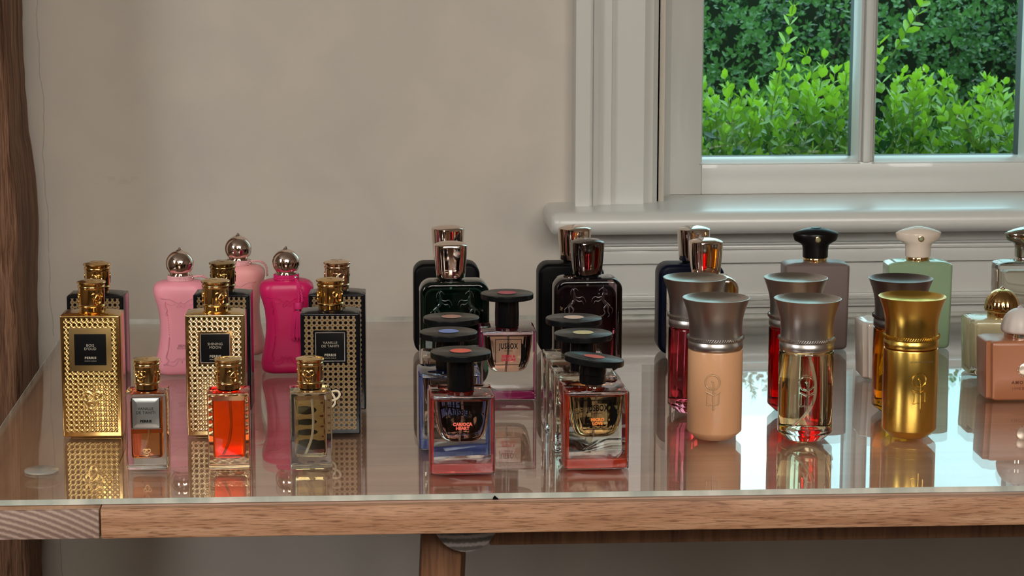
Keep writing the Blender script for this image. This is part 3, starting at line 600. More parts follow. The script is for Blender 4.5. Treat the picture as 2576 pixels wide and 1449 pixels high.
# square bottles with a vinyl record cap
def vinyl_mat(name, disc):
    m = mat(name, (0.004, 0.004, 0.0045), 0.22, spec=0.2); q = G(m); x, y, z = q.xyz()
    r = q.M('SQRT', q.M('ADD', q.M('MULTIPLY', x, x), q.M('MULTIPLY', y, y)))
    inn = q.M('MULTIPLY', q.M('LESS_THAN', r, 0.0094), q.M('GREATER_THAN', z, 0.0057))
    q.col(q.mix(inn, (0.006, 0.0065, 0.007), disc))
    q.put(q.b.inputs['Roughness'], q.M('ADD', 0.24, q.M('MULTIPLY', inn, 0.35)))
    gr = q.M('MULTIPLY', q.M('SINE', q.M('MULTIPLY', r, 11000)), q.M('SUBTRACT', 1, inn)); q.bump(gr, 0.25, 0.0003)
    return m
def record(loc, rz, label, key, tint, disc, liquid, title=None, tcol=None, tilt=False, strength=1.0, tbase=True):
    t = thing('perfume_bottle', label, 'perfume bottle', (*loc, GZ), rz, 'square bottles with vinyl record caps')
    w, d, h = 0.0565, 0.052, 0.0705
    new('glass_body', slab(bmesh.new(), w, d, 0, h, 0.0022, 0.0016, 4), M_glass, t, smooth=40)
    if tint:
        mt = mat(key+'_tinted_glass', tint, 0.05, trans=0.45, ior=1.45)
        new('tinted_base', slab(bmesh.new(), w-0.0036, d-0.004, 0.0012, 0.0100, 0.001, 0.001, 2), mt, t, smooth=40)
        for s in (-1, 1):
            b = bmesh.new(); loft(b, [[(s*(w/2-0.0019), y, z), (s*(w/2-0.0019-tk), y, z), (s*(w/2-0.0019-tk), -y, z), (s*(w/2-0.0019), -y, z)] for z, tk, y in ((0.0105, 0.0012, d/2-0.002), (0.030, 0.0014, d/2-0.002), (h-0.003, 0.0016, d/2-0.002))])
            new('tinted_side', b, mt, t, smooth=0)
        new('tinted_shoulder', slab(bmesh.new(), w-0.0040, d-0.006, h-0.0042, h-0.0016, 0.001, 0.001, 2), mat(key+'_tinted_top', tuple(0.60+0.40*c for c in tint), 0.0, trans=1, ior=1.25), t, smooth=40)
    # inner vessel, rounded U
    secs = [(0.0278, 0.018), (0.0284, 0.0245), (0.0300, 0.0305), (0.0330, 0.0350), (0.0375, 0.0385), (0.0450, 0.0415), (0.055, 0.0440), (0.0650, 0.0458), (0.0655, 0.0452)]
    if tint:
        b = stack(bmesh.new(), [(z-0.0007, x+0.0022, x*0.80+0.0022, min(0.009, x*0.3)) for z, x in secs[:-1]], 6); new('vessel', b, mat(key+'_vessel', tuple(0.74+0.26*c for c in tint), 0.0, trans=1, ior=1.2), t, smooth=50)
    new('liquid', stack(bmesh.new(), [(z, x, x*0.80, min(0.009, x*0.3)) for z, x in secs], 6), liquid, t, smooth=50)
    b = bmesh.new(); tube(b, smoothpts([(0.0, 0, 0.064), (0.0006, 0, 0.05), (-0.002, 0, 0.031)]), 0.0010, 8); new('dip_tube', b, M_tube, t, smooth=60)
    b = bmesh.new(); lathe(b, [(0.0080, h), (0.0080, h+0.003)], 32); new('neck', b, M_chrome, t, smooth=40)
    # cap: record disc and hollow stem
    e = bpy.data.objects.new('record_cap', None); C.objects.link(e); e.parent = t; e.empty_display_size = 0.01
    if tilt: e.location = (-0.0005, -0.001, h+0.0205); e.rotation_euler = (math.radians(-1.5), math.radians(6.5), 0)
    else: e.location = (0, 0, h+0.029)
    vm = vinyl_mat(key+'_vinyl', disc)
    b = bmesh.new(); lathe(b, [(0.010, 0), (0.0262, 0.0003), (0.0266, 0.001), (0.0266, 0.0050), (0.0262, 0.0056), (0.0245, 0.0059), (0.0100, 0.0058), (0.0096, 0.0062), (0.0001, 0.0062)], 72)
    new('record_disc', b, vm, e, smooth=25)
    b = bmesh.new(); lathe(b, [(0.0114, -0.0285 if not tilt else -0.0105), (0.0119, -0.028 if not tilt else -0.010), (0.0121, -0.014 if not tilt else -0.006), (0.0117, -0.001), (0.0117, 0.0004)], 44)
    new('cap_stem', b, M_black, e, smooth=40)
    if tilt:
        b = bmesh.new(); lathe(b, [(0.0112, 0.0025), (0.0118, 0.003), (0.0118, 0.0115), (0.0112, 0.012)], 44, -0.0012, 0, h); new('lower_collar', b, M_black, t, smooth=40)
        b = bmesh.new(); lathe(b, [(0.0016, -0.0005), (0.0016, 0.004)], 16, 0.001, 0, h); new('spray_stalk', b, M_chrome, t, smooth=40)
    if title:
        y = -d/2-0.0001; zc = 0.0497; f = 0.0132; b = bmesh.new(); tk = 0.00028
        for a in ((-f, -f+tk*2, -f, f), (f-tk*2, f, -f, f), (-f, f, f-tk*2, f), (-f, f, -f, -f+tk*2)): box(b, a[0], a[1], y-0.0001, y, zc+a[2], zc+a[3])
        pr = new('printed_frame', b, M_ink, t, smooth=0)
        b = bmesh.new(); ch = 0.0098; sg = 0.0044; Rr = (ch*ch + sg*sg)/(2*sg); cxr = f + sg - Rr
        a1 = math.asin(ch/Rr); pts = [(cxr + Rr*math.cos(a), zc-0.0007+Rr*math.sin(a)) for a in np.linspace(-a1, a1, 20)]
        loft(b, [[(x, yy, z) for x, z in pts] for yy in (y-0.0001, y)]); new('printed_record', b, M_ink, pr, smooth=0)
        text('JUSBOX', 0.0078, M_ink, pr, (0, y-0.00005, zc+0.0058), sx=0.62, bold=0.00022, space=1.12)
        text('parfumes', 0.0021, M_ink, pr, (0, y-0.00005, zc+0.0014), sx=1.1)
        text(title, 0.0037, tcol, pr, (0, y-0.00005, zc-0.0062), bold=0.00022, sx=0.98, space=1.05)
    return t
Lq = lambda n, c: mat(n, c, 0.0, trans=1, ior=1.10)
record((0.1211, 2.2206), 0, 'square bottle with a record cap with dusty peach centre, between green flask and blue-centred cap', 'peach', None, (0.50, 0.27, 0.20), Lq('beige_liquid', (0.80, 0.66, 0.52)))
record((0.1143, 2.1443), 0, 'blue-tinted square bottle with a blue-centred record cap, behind the coral-centred one', 'blue', (0.16, 0.25, 0.75), (0.24, 0.32, 0.66), Lq('grey_liquid', (0.78, 0.74, 0.70)), 'WHITE\nSUBMARINE', mat('blue_print', (0.1, 0.2, 0.6), 0.5))
record((0.1198, 2.0486), 0, 'coral-tinted square bottle lettered CARIOCA HEART, frontmost of the left record caps', 'coral', (0.85, 0.07, 0.05), (0.86, 0.17, 0.11), Lq('brown_liquid', (0.88, 0.74, 0.60)), 'CARIOCA\nHEART', mat('coral_print', (0.90, 0.16, 0.11), 0.5))
record((0.1843, 2.3540), -1, 'magenta-tinted square bottle lettered SIREN & SAILORS, set back beside the green flask', 'magenta', (0.62, 0.01, 0.22), (0.55, 0.12, 0.15), Lq('sand_liquid', (0.88, 0.68, 0.50)), 'SIREN &\nSAILORS', mat('red_print', (0.55, 0.02, 0.05), 0.5))
record((0.2363, 2.2087), 0, 'clear square bottle with a pale pink-centred record cap, hindmost of the right column', 'rose', None, (0.80, 0.60, 0.50), Lq('clear_liquid', (0.90, 0.82, 0.72)))
record((0.2365, 2.1289), 0, 'clear square bottle with a cream-yellow-centred record cap, middle of the right column', 'cream', None, (0.72, 0.66, 0.36), Lq('clear_liquid', (0.90, 0.82, 0.72)), 'CHEEKY\nSMILE', mat('grey_print', (0.35, 0.33, 0.28), 0.5))
record((0.2385, 2.0588), 1, 'orange-red-tinted square bottle with its record cap tilted askew, in front', 'orange', (0.88, 0.07, 0.02), (0.72, 0.16, 0.12), Lq('yellow_liquid', (0.96, 0.94, 0.58)), 'MICRO\nLOVE', mat('orange_print', (0.9, 0.25, 0.04), 0.5), tilt=True)

# cylindrical bottles with trumpet caps
def figure(b, r, z0, s=1.0, a0=0.0):
    def wrap(pts): return [(r*math.sin(a0 + x/r), -r*math.cos(a0 + x/r), z0 + z) for x, z in pts]
    ring = [(0.0066*s*math.cos(a), 0.0335*s+0.0068*s*math.sin(a)) for a in np.linspace(0, 2*PI, 40, endpoint=False)]
    tube(b, wrap(ring), 0.00085, 6, closed=True)
    tube(b, wrap([(-0.001*s, 0.035*s), (0.0010*s, 0.0335*s), (0.0004*s, 0.032*s), (0.0012*s, 0.0305*s), (0.0013*s, 0.007*s)]), 0.0008, 6)
    tube(b, wrap([(-0.0062*s, 0.0245*s), (-0.001*s, 0.0225*s), (0.001*s, 0.0210*s), (0.004*s, 0.0228*s), (0.0072*s, 0.0250*s)]), 0.0011, 6)
    tube(b, wrap([(-0.003*s, 0.0285*s), (0.0008*s, 0.0268*s)]), 0.0009, 6)
    for x in (-0.0046*s, 0.0060*s): tube(b, wrap([(x, 0.0225*s), (x, 0.013*s)]), 0.0007, 6)
    tube(b, wrap([(-0.0062*s, 0.0122*s), (-0.004*s, 0.0115*s), (-0.002*s, 0.0125*s), (0.0005*s, 0.0118*s), (0.003*s, 0.012*s), (0.006*s, 0.0130*s)]), 0.0006, 6)
def trumpet(loc, label, body, capm, solid=False, liquid=None, emblem=None, ea=0.0, tubem=False, bead=None, writing=None, wcol=None):
    t = thing('perfume_bottle', label, 'perfume bottle', (*loc, GZ), 0, 'cylindrical bottles with trumpet-shaped metal caps')
    R = 0.0254
    b = bmesh.new(); lathe(b, [(0.0172, 0), (0.0184, 0.0006), (0.0215, 0.0036), (0.0250, 0.0068), (R, 0.0078), (R, 0.0825), (R-0.0004, 0.0836), (R-0.0018, 0.0842)], 64); bo = new('body', b, body, t, smooth=30)
    if liquid:
        b = bmesh.new(); lathe(b, [(0.019, 0.0125), (0.0225, 0.0135), (0.0232, 0.0155), (0.0232, 0.0805), (0.0225, 0.0815)], 56); new('liquid', b, liquid, t, smooth=40)
    if tubem:
        b = bmesh.new(); tube(b, smoothpts([(0.001, -0.002, 0.081), (0.0035, -0.002, 0.068), (0.0055, -0.002, 0.052), (0.0045, -0.002, 0.037), (-0.001, -0.002, 0.024), (-0.0085, -0.002, 0.0145)], 8), 0.0011, 8); new('dip_tube', b, M_tube, t, smooth=60)
    b = bmesh.new(); lathe(b, [(R-0.0012, 0.0846), (R-0.0003, 0.0850), (R, 0.0858), (R, 0.0912), (R-0.0005, 0.0918), (R-0.0005, 0.0926), (R, 0.0930), (R, 0.0938)], 64); new('collar', b, capm, t, smooth=40)
    b = bmesh.new(); tube(b, [((R+0.0002)*math.cos(a), (R+0.0002)*math.sin(a), 0.0953) for a in np.linspace(0, 2*PI, 80, endpoint=False)], 0.0010, 6, closed=True)
    for k in range(72):
        a = 2*PI*k/72; sl = 0.03
        tube(b, [((R+0.0008)*math.cos(a-sl), (R+0.0008)*math.sin(a-sl), 0.0942), ((R+0.0009)*math.cos(a+sl), (R+0.0009)*math.sin(a+sl), 0.0964)], 0.00055, 4)
    new('rope_ring', b, bead or capm, t, smooth=50)
    pr = [(R-0.0008, 0.0938), (R-0.0008, 0.098), (R-0.0009, 0.104), (R-0.0006, 0.110), (R+0.0004, 0.116), (R+0.0022, 0.1225), (R+0.0042, 0.128), (R+0.0056, 0.1318), (R+0.0058, 0.1322), (R+0.0052, 0.1324)]
    pr += [(R+0.0045, 0.1320), (R+0.0028, 0.1302), (R-0.002, 0.1272), (R-0.009, 0.1250), (R-0.017, 0.1240), (0.0001, 0.1237)]
    b = bmesh.new(); lathe(b, pr, 72); new('cap', b, capm, t, smooth=40)
    if emblem:
        b = bmesh.new(); figure(b, R, 0.0235, 1.0, ea); new('figure_relief', b, emblem, bo, smooth=60)
    if writing:
        text(writing, 0.0026, wcol, bo, (0.004, -R-0.0003, 0.0745), sx=0.8, space=1.1)
    return t
def brushed(name, c, r=0.3):
    m = mat(name, c, r, 1); q = G(m); n = q.noise(1, 2, q.map((1500, 1500, 30))); q.put(q.b.inputs['Roughness'], q.M('ADD', r-0.01, q.M('MULTIPLY', n, 0.03)))
    q.b.inputs['Anisotropic'].default_value = 0.3; return m
M_pewter = brushed('brushed_pewter', (0.50, 0.465, 0.43), 0.31); M_dark = brushed('dark_pewter', (0.23, 0.205, 0.20), 0.34); M_brgold = brushed('brushed_gold', (0.72, 0.47, 0.10), 0.24)
M_peach = mat('frosted_peach', (0.66, 0.37, 0.20), 0.22, sub=0.35); q = G(M_peach); q.bump(q.noise(160, 3, dist=0.8), 0.18, 0.001)
T_clear = mat('clear_trumpet_glass', (0.97, 0.97, 0.93), 0.0, trans=1); T_liq = mat('straw_liquid', (0.95, 0.86, 0.60), 0.0, trans=1, ior=1.06)
T_red = mat('ruby_glass', (0.80, 0.02, 0.03), 0.0, trans=1); T_pink = mat('dusky_pink_glass', (0.72, 0.17, 0.22), 0.0, trans=1); T_amb = mat('amber_glass', (0.90, 0.48, 0.03), 0.0, trans=1)
trumpet((0.5461, 2.1484), 'all-gold cylindrical bottle with embossed figure, front row on the right', M_brgold, M_brgold, emblem=M_brgold, ea=0.10, writing='LES EAUX SANGUINES', wcol=mat('dim_print', (0.12, 0.09, 0.04), 0.4))
trumpet((0.4465, 2.1435), 'clear cylindrical bottle of straw-coloured perfume with a grey trumpet cap', T_clear, M_pewter, liquid=T_liq, emblem=T_clear, ea=-0.18, tubem=True)
trumpet((0.3628, 2.1538), 'frosted peach cylindrical bottle with a grey trumpet cap, front row', M_peach, M_pewter, emblem=M_peach, ea=-0.25)
trumpet((0.4595, 2.2644), 'ruby red cylindrical bottle with a grey trumpet cap, behind the clear one', T_red, M_pewter, liquid=mat('ruby_liquid', (0.75, 0.03, 0.03), 0, trans=1, ior=1.06))
trumpet((0.3616, 2.2716), 'dusky pink cylindrical bottle with a grey trumpet cap, behind the peach one', T_pink, M_pewter, liquid=mat('pink_liquid', (0.80, 0.30, 0.34), 0, trans=1, ior=1.06))
trumpet((0.5609, 2.2533), 'amber cylindrical bottle with a dark pewter trumpet cap, behind the gold one', T_amb, M_dark, liquid=mat('amber_fill', (0.92, 0.62, 0.08), 0, trans=1, ior=1.06))

# bottles with a hilt-shaped cap
def hilt(loc, rz, label, body, capm, gem, glass=False, collar=None):
    t = thing('perfume_bottle', label, 'perfume bottle', (*loc, GZ), rz, 'tall bottles with hilt-shaped caps by the window')
    secs = [(0.0, 0.060, 0.028, 0.004), (0.001, 0.066, 0.033, 0.004), (0.003, 0.0695, 0.0355, 0.004), (0.006, 0.0705, 0.036, 0.004), (0.050, 0.0715, 0.036, 0.004), (0.091, 0.0725, 0.036, 0.004), (0.0945, 0.072, 0.0355, 0.004), (0.0962, 0.068, 0.032, 0.004), (0.0978, 0.055, 0.026, 0.004), (0.0985, 0.032, 0.022, 0.006)]
    new('body', stack(bmesh.new(), secs, 5), body, t, smooth=35)
    if glass:
        new('liquid', stack(bmesh.new(), [(0.012, 0.050, 0.020, 0.004), (0.014, 0.054, 0.024, 0.004), (0.086, 0.056, 0.024, 0.004), (0.088, 0.052, 0.020, 0.004)], 4), glass, t, smooth=40)
    b = bmesh.new(); lathe(b, [(0.0128, 0.0975), (0.0130, 0.0985), (0.0130, 0.1015), (0.0126, 0.1022)], 44); new('collar', b, collar or M_gold, t, smooth=40)
    # silhouette half-width by height, lens-shaped in plan
    P = [(0.1020, 0.0134, 0.0125), (0.1026, 0.0140, 0.0132), (0.112, 0.0142, 0.0134), (0.1155, 0.0148, 0.0138), (0.1175, 0.0166, 0.0142), (0.1190, 0.0196, 0.0146), (0.1203, 0.0223, 0.0148), (0.1212, 0.0236, 0.0149), (0.1250, 0.0248, 0.0150),
         (0.1285, 0.0257, 0.0149), (0.1292, 0.0251, 0.0146), (0.1312, 0.0215, 0.0132), (0.1334, 0.0150, 0.0102), (0.1350, 0.0085, 0.0065), (0.1356, 0.003, 0.003)]
    rings = []
    for z, a, d in P:
        ring = []
        for i in range(48):
            th = 2*PI*i/48; c, s = math.cos(th), math.sin(th); k = min(1, max(0, (a-0.0145)/0.008)); e = 1 - 0.35*k
            ring.append((a*(abs(c)**1)*(1 if c > 0 else -1), d*(abs(s)**(1/max(e, 0.4)))*(1 if s > 0 else -1), z))
        rings.append(ring)
    cp = new('cap', loft(bmesh.new(), rings), capm, t, smooth=40)
    b = bmesh.new(); lathe(b, [(0.0056, 0), (0.0056, 0.0006), (0.0048, 0.0008)], 32, 0, 0, 0.1351); new('top_medallion', b, capm, cp, smooth=40)
    if gem:
        e = bpy.data.objects.new('g', None); bpy.data.objects.remove(e)
        RX = Matrix.Rotation(PI/2, 4, 'X')
        b = bmesh.new(); lathe(b, [(0.0033, 0), (0.0033, 0.0007), (0.0027, 0.0009), (0.0026, 0.0005)], 28); g1 = new('gem_setting', b, M_gold, cp, smooth=40, tr=Matrix.Translation((0.0, -0.0149, 0.1238)) @ RX)
        b = bmesh.new(); lathe(b, [(0.0026, 0.0004), (0.0024, 0.0010), (0.0014, 0.0017)], 8); new('gem', b, mat('green_crystal', (0.55, 0.62, 0.40), 0.02, 0.6), g1, smooth=0, tr=Matrix.Translation((0.0, -0.0149, 0.1238)) @ RX)
M_taupe = mat('taupe_lacquer', (0.155, 0.115, 0.105), 0.35); M_mint = mat('mint_glass', (0.25, 0.36, 0.22), 0.12, sub=0.4, coat=0.5); M_creamcap = mat('ivory_cap', (0.66, 0.56, 0.47), 0.22)
hilt((0.5465, 2.5879), -2, 'taupe bottle with black hilt-shaped cap and small green gem', M_taupe, mat('satin_black', (0.005, 0.0045, 0.0045), 0.3, spec=0.25), True)
hilt((0.6622, 2.5865), -2, 'mint green bottle with ivory hilt-shaped cap and small green gem', M_mint, M_creamcap, True)
hilt((0.7833, 2.5753), -2, 'clear bottle with chrome hilt-shaped cap, cut by the right edge', M_glass, mat('smoked_chrome', (0.55, 0.53, 0.47), 0.06, 1), False, glass=mat('soft_beige_liquid', (0.80, 0.74, 0.64), 0, trans=1, ior=1.08), collar=M_chrome)

# low wide bottles with ribbed dome caps
def dome(loc, rz, label, body, capm, band, print_=None, clear=None):
    t = thing('perfume_bottle', label, 'perfume bottle', (*loc, GZ), rz, 'low notched bottles with ribbed dome caps')
    def plan(w, d, n, z):
        a, c = w/2, d/2; o = []
        q4 = [(a, -c+n), (a-0.0006, -c+n*0.75), (a-n*0.45, -c+n*0.62), (a-n*0.62, -c+n*0.45), (a-n*0.75, -c+0.0006), (a-n, -c)]
        pts = [(a, 0)] + [(a, c-n)] 
        full = [(a, c-n), (a-0.0006, c-n*0.72), (a-n*0.5, c-n*0.6), (a-n*0.6, c-n*0.5), (a-n*0.72, c-0.0006), (a-n, c)]
        full += [(-x, y) for x, y in full[::-1]]; full += [(x, -y) for x, y in full[::-1]]
        return [(x, y, z) for x, y in full]
    secs = [(0, 0.068, 0.041, 0.008), (0.0012, 0.072, 0.045, 0.008), (0.003, 0.0745, 0.0475, 0.008), (0.030, 0.0765, 0.0490, 0.008), (0.056, 0.0785, 0.0500, 0.008), (0.0590, 0.0780, 0.0495, 0.008), (0.0604, 0.0755, 0.0470, 0.008), (0.0612, 0.064, 0.037, 0.007)]
    bo = new('body', loft(bmesh.new(), [plan(w, d, n, z) for z, w, d, n in secs]), body, t, smooth=38)
    if clear: new('liquid', stack(bmesh.new(), [(0.0085, 0.052, 0.030, 0.004), (0.010, 0.058, 0.034, 0.004), (0.055, 0.062, 0.036, 0.004), (0.0565, 0.058, 0.032, 0.004)], 4), clear, t, smooth=40)
    b = bmesh.new(); lathe(b, [(0.0150, 0.0611), (0.0156, 0.0616), (0.0156, 0.0658), (0.0150, 0.0664)], 52); new('cap_band', b, band, t, smooth=40)
    pr = [(0.0160, 0.0662), (0.0178, 0.0668)] + [(0.0187*math.cos(a)**0.9, 0.0690 + 0.0215*math.sin(a)) for a in np.linspace(0.0, 1.42, 14)] + [(0.0022, 0.0908)]
    b = bmesh.new(); lathe(b, pr, 144, fn=lambda i, n, z: 1 + (0.028*abs(math.sin(PI*i*12/n*1.0)) - 0.014 if z > 0.0672 else 0)); new('dome_cap', b, capm, t, smooth=60)
    b = bmesh.new(); lathe(b, [(0.0026, 0), (0.0030, 0.0008), (0.0014, 0.0018), (0.0004, 0.0028)], 24, 0, 0, 0.0905); new('finial', b, mat('lilac_crystal', (0.75, 0.65, 0.72), 0.05, 0.5) if print_ else M_chrome, t, smooth=50)
    if print_:
        y = -0.0247
        b = bmesh.new()
        M = Matrix.Rotation(PI/2, 4, 'X')
        lathe(b, [(0.0062, 0.0), (0.0062, 0.0008), (0.0052, 0.0012)], 36)
        for k in range(12):
            a = 2*PI*k/12 + 0.13; p = (0.0078*math.cos(a), 0.0078*math.sin(a)); p0 = (0.0058*math.cos(a), 0.0058*math.sin(a))
            tube(b, [(p0[0], p0[1], 0.0004), (p[0], p[1], 0.0004)], 0.0004, 6); bmesh.ops.create_icosphere(b, subdivisions=2, radius=0.00085, matrix=Matrix.Translation((p[0], p[1], 0.0005)))
        new('sun_emblem', b, mat('pale_metal', (0.75, 0.66, 0.54), 0.3, 0.9), bo, smooth=40, tr=Matrix.Translation((0.0, y+0.0002, 0.0325)) @ M)
        text('AMOUAGE', 0.0044, print_, bo, (0, y-0.0003, 0.0190), bold=0.00012, space=1.35)
        text('LOVE DELIGHT', 0.0032, print_, bo, (0, y-0.0002, 0.0130), space=1.2)
dome((0.5988, 2.4257), -1, 'milky white low bottle showing between the ruby and amber bottles', mat('milk_glass', (0.72, 0.66, 0.58), 0.18, coat=0.5, sub=0.2), M_creamcap, M_chrome)
dome((0.7148, 2.4317), -1, 'cream-yellow glass bottle with ribbed gold dome cap', M_glass, mat('dark_gold_mirror', (0.62, 0.40, 0.16), 0.06, 1), M_gold, clear=mat('cream_fill', (0.88, 0.78, 0.48), 0.3))
dome((0.6987, 2.3132), -1, 'terracotta low bottle with white ribbed dome cap, cut by the right edge', mat('terracotta_lacquer', (0.42, 0.165, 0.08), 0.34), mat('white_ribbed', (0.66, 0.60, 0.56), 0.35), M_rosechrome, print_=mat('rust_print', (0.13, 0.03, 0.012), 0.5))

# ------------------------------------------------------------ garden
M_grass = mat('lawn', (0.05, 0.12, 0.03), 0.9); q = G(M_grass); q.col(q.ramp(q.noise(8, 5), [(0.3, (0.03, 0.07, 0.015)), (0.7, (0.09, 0.2, 0.04))]))
gd = new('ground', B(-6, 9, 3.45, 16, -0.12, -0.02), M_grass, smooth=0); gd['kind'] = 'structure'
def leaf_material(name, young, old, gloss=0.25, transl=0.4):
    m = bpy.data.materials.new(name); m.use_nodes = True; t = m.node_tree; b = t.nodes['Principled BSDF']; o = t.nodes['Material Output']
    at = t.nodes.new('ShaderNodeAttribute'); at.attribute_name = 'age'; r = t.nodes.new('ShaderNodeValToRGB')
    r.color_ramp.elements[0].color = (*young, 1); r.color_ramp.elements[1].color = (*old, 1)
    t.links.new(at.outputs['Fac'], r.inputs[0]); t.links.new(r.outputs[0], b.inputs['Base Color']); b.inputs['Roughness'].default_value = gloss; b.inputs['Specular IOR Level'].default_value = 0.9
    tl = t.nodes.new('ShaderNodeBsdfTranslucent'); t.links.new(r.outputs[0], tl.inputs[0]); mx = t.nodes.new('ShaderNodeMixShader'); mx.inputs[0].default_value = transl
    t.links.new(b.outputs[0], mx.inputs[1]); t.links.new(tl.outputs[0], mx.inputs[2]); t.links.new(mx.outputs[0], o.inputs[0]); return m
LT = np.array([(0, 0, 0), (0.38, 0, -0.03), (0.75, 0, -0.03), (1, 0, 0.03), (0.36, 0.27, 0.05), (0.74, 0.25, 0.05), (0.36, -0.27, 0.05), (0.74, -0.25, 0.05)])
LF = [(0, 1, 4), (1, 2, 5, 4), (2, 3, 5), (0, 6, 1), (1, 6, 7, 2), (2, 7, 3)]
def leaves(name, P, D, N, S, A, m, parent):
    P, D, N = map(np.asarray, (P, D, N)); n = len(P); D = D/np.linalg.norm(D, axis=1)[:, None]
    U = np.cross(D, N); U /= np.linalg.norm(U, axis=1)[:, None] + 1e-9; V = np.cross(U, D)
    S = np.asarray(S)[:, None, None]
    co = P[:, None, :] + S*(LT[None, :, 0, None]*D[:, None] + LT[None, :, 1, None]*U[:, None] + LT[None, :, 2, None]*V[:, None])
    co = co.reshape(-1, 3); nf = len(LF); loops = []; starts = []; k = 0
    base = np.concatenate([np.array(f) for f in LF]); lens = [len(f) for f in LF]; L = len(base)
    vi = (base[None] + 8*np.arange(n)[:, None]).ravel(); st = np.cumsum([0]+lens[:-1])[None] + L*np.arange(n)[:, None]
    me = bpy.data.meshes.new(name); me.vertices.add(len(co)); me.vertices.foreach_set('co', co.astype(np.float32).ravel())
    me.loops.add(len(vi)); me.loops.foreach_set('vertex_index', vi.astype(np.int32)); me.polygons.add(nf*n)
    me.polygons.foreach_set('loop_start', st.ravel().astype(np.int32)); me.update(calc_edges=True)
    at = me.attributes.new('age', 'FLOAT', 'POINT'); at.data.foreach_set('value', np.repeat(np.asarray(A), 8).astype(np.float32))
    me.materials.append(m); me.shade_smooth()
    o = bpy.data.objects.new(name, me); C.objects.link(o); o.parent = parent; return o
def shoots(rng, specs, node, leaf, agef):
    P, D, N, S, A, stems = [], [], [], [], [], []
    for p0, d, L in specs:
        p = np.array(p0, float); d = np.array(d, float); d /= np.linalg.norm(d); pts = [p.copy()]; k = max(3, int(L/node)); ax = rng.normal(size=3); ax -= ax.dot(d)*d; ax /= np.linalg.norm(ax)
        for i in range(k):
            d = d + rng.normal(size=3)*0.05 + np.array([0, 0, 0.02]); d /= np.linalg.norm(d); p = p + d*node; pts.append(p.copy())
            bx = np.cross(d, ax); ax = bx/np.linalg.norm(bx); f = (i+1)/k
            sz = leaf*(0.75+0.5*rng.random())*(1.0 if f < 0.85 else 0.8)
            for s in (1, -1):
                dd = d*(0.55+0.5*f) + s*ax*0.9 + rng.normal(size=3)*0.18
                P.append(p); D.append(dd); N.append(d + rng.normal(size=3)*0.25 - 0.2*s*ax); S.append(sz); A.append(min(1, max(0, agef(f, p) + rng.normal()*0.12)))
        P.append(p); D.append(d + rng.normal(size=3)*0.1); N.append(ax); S.append(leaf*0.8); A.append(max(0, min(1, agef(1, p)))); stems.append(pts)
    return P, D, N, S, A, stems
def stemmesh(stems, r):
    b = bmesh.new()
    for s in stems: tube(b, s, [r*(1-0.6*i/len(s)) for i in range(len(s))], 4)
    return b
M_leafY = leaf_material('young_leaf', (0.40, 0.70, 0.04), (0.02, 0.10, 0.025), 0.17, 0.45)
M_leafD = leaf_material('old_leaf', (0.16, 0.38, 0.10), (0.015, 0.065, 0.03), 0.16, 0.3)
M_twig = mat('green_twig', (0.15, 0.25, 0.05), 0.6); M_bark = mat('bark', (0.05, 0.035, 0.025), 0.8)
rng = np.random.default_rng(11)
def shrub(x0, x1, label, tall, n):
    t = thing('garden_shrub', label, 'shrub', ((x0+x1)/2, 3.75, -0.02), 0, 'shrubs with bright new shoots outside the window')
    specs = []
    for k in range(n):
        x = rng.uniform(x0, x1); y = rng.uniform(3.62, 4.10); top = 0.925 + 0.03*math.sin(x*9) + 0.022*math.sin(x*23+1) + rng.uniform(-0.10, 0.025) + (y-3.5)*0.02
        L = rng.uniform(0.07, 0.15); specs.append(((x, y, top-L), (rng.normal()*0.35, rng.normal()*0.35-0.1, 1), L))
    for k in range(n//2):   # lower leafy mass
        x = rng.uniform(x0, x1); y = rng.uniform(3.60, 3.85); z = rng.uniform(0.60, 0.84)
        specs.append(((x, y, z), (rng.normal()*0.9, rng.normal()*0.6-0.8, 0.35), rng.uniform(0.05, 0.10)))
    for k in range(n//5):
        x = rng.uniform(x0, x1); y = rng.uniform(3.60, 4.0); z = rng.uniform(0.2, 0.6)
        specs.append(((x, y, z), (rng.normal()*0.9, rng.normal()*0.6-0.8, 0.35), rng.uniform(0.08, 0.14)))
    specs += tall
    P, D, N, S, A, stems = shoots(rng, specs, 0.0150, 0.0215, lambda f, p: 1.1 - 0.7*f - max(0, (p[2]-0.84))*4.0)
    off = np.array(t.location); P = np.asarray(P); k = (P[:, 0] > x0+0.012) & (P[:, 0] < x1-0.012) & (P[:, 1] > 3.53)
    leaves('foliage', P[k]-off, np.asarray(D)[k], np.asarray(N)[k], np.asarray(S)[k], np.asarray(A)[k], M_leafY, t)
    stems = [s for s in stems if all(x0+0.012 < q[0] < x1-0.012 and q[1] > 3.53 for q in s)]
    new('shoots', stemmesh([[np.array(q)-off for q in s] for s in stems], 0.0013), M_twig, t, smooth=0)
    b = bmesh.new()
    for k in range(7):
        a = 2*PI*k/7; e = rng.uniform(0.6, 1.0); tube(b, [(0.02*math.cos(a), 0.02*math.sin(a), 0), ((x1-x0)*0.25*math.cos(a)*e, 0.12*math.sin(a), 0.4), ((x1-x0)*0.42*math.cos(a)*e, 0.22*math.sin(a), 0.78)], [0.012, 0.008, 0.003], 6)
    new('stems', b, M_bark, t, smooth=60)
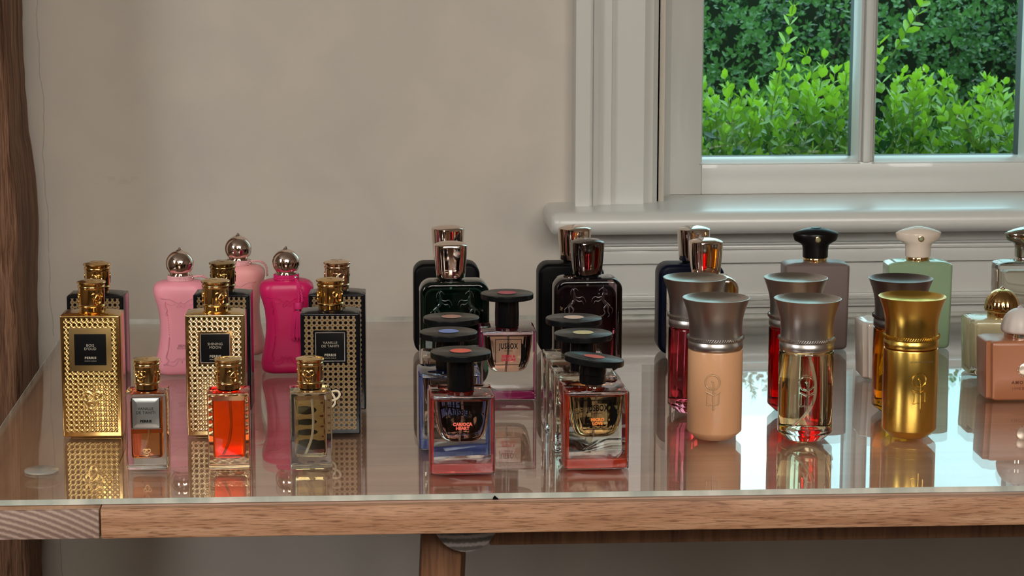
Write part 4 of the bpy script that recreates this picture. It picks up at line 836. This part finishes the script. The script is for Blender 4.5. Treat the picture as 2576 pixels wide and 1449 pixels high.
shrub(0.20, 0.855, 'bright green shrub with one tall upright shoot behind the left window pane', [((0.700, 3.68, 0.78), (0.05, 0, 1), 0.35), ((0.735, 3.66, 0.81), (0.22, 0, 1), 0.20), ((0.64, 3.6, 0.84), (-0.25, 0, 1), 0.14)], 360)
shrub(0.855, 1.75, 'bright green shrub with a forked tall shoot behind the second window pane', [((0.878, 3.66, 0.84), (0.03, 0, 1), 0.33), ((0.885, 3.66, 1.0), (0.5, 0, 1), 0.16), ((1.10, 3.58, 0.78), (-0.6, 0, 1), 0.2)], 430)
shrub(1.75, 2.5, 'bright green shrub beyond the right side of the window', [], 220)
def hedge(x0, x1, label, n):
    t = thing('clipped_hedge', label, 'hedge', ((x0+x1)/2, 5.0, -0.02))
    specs = []
    for k in range(n):
        x = rng.uniform(x0, x1); z = 0.62 + 0.60*rng.random() if k % 5 else rng.uniform(0, 0.62); y = 4.68 + 0.42*rng.random()**1.4 + 0.10*mn.noise(Vector((x*4, 3, z*4)))
        specs.append(((x, y, z), (rng.normal()*0.6, rng.normal()*0.4-0.7, rng.normal()*0.4+0.4), rng.uniform(0.04, 0.09)))
    P, D, N, S, A, stems = shoots(rng, specs, 0.013, 0.0150, lambda f, p: 0.5 + 1.3*mn.noise(Vector((p[0]*5, p[1]*5, p[2]*5))) - 0.15*f)
    off = np.array(t.location); P = np.asarray(P); k = (P[:, 0] > x0+0.012) & (P[:, 0] < x1-0.012); leaves('foliage', P[k]-off, np.asarray(D)[k], np.asarray(N)[k], np.asarray(S)[k], np.asarray(A)[k], M_leafD, t)
    b = bmesh.new()
    for k in range(26):
        x = rng.uniform(x0, x1) - off[0]; pts = [(x, 0, 0)]
        for j in range(6): pts.append((pts[-1][0]+rng.normal()*0.05, rng.normal()*0.05, 0.2*(j+1)))
        tube(b, pts, [0.012, 0.011, 0.009, 0.007, 0.005, 0.004, 0.002], 6)
    new('branches', b, M_bark, t, smooth=60)
    b = B(x0-off[0], x1-off[0], 0.12, 0.25, 0, 1.12); new('gap_backing', b, mat('hedge_backing_dark', (0.012, 0.03, 0.012), 0.9), t, smooth=0)  # dark solid box added so no bright sky shows between the leaves
hedge(0.45, 2.6, 'dark green clipped hedge filling the view across the garden', 5300)
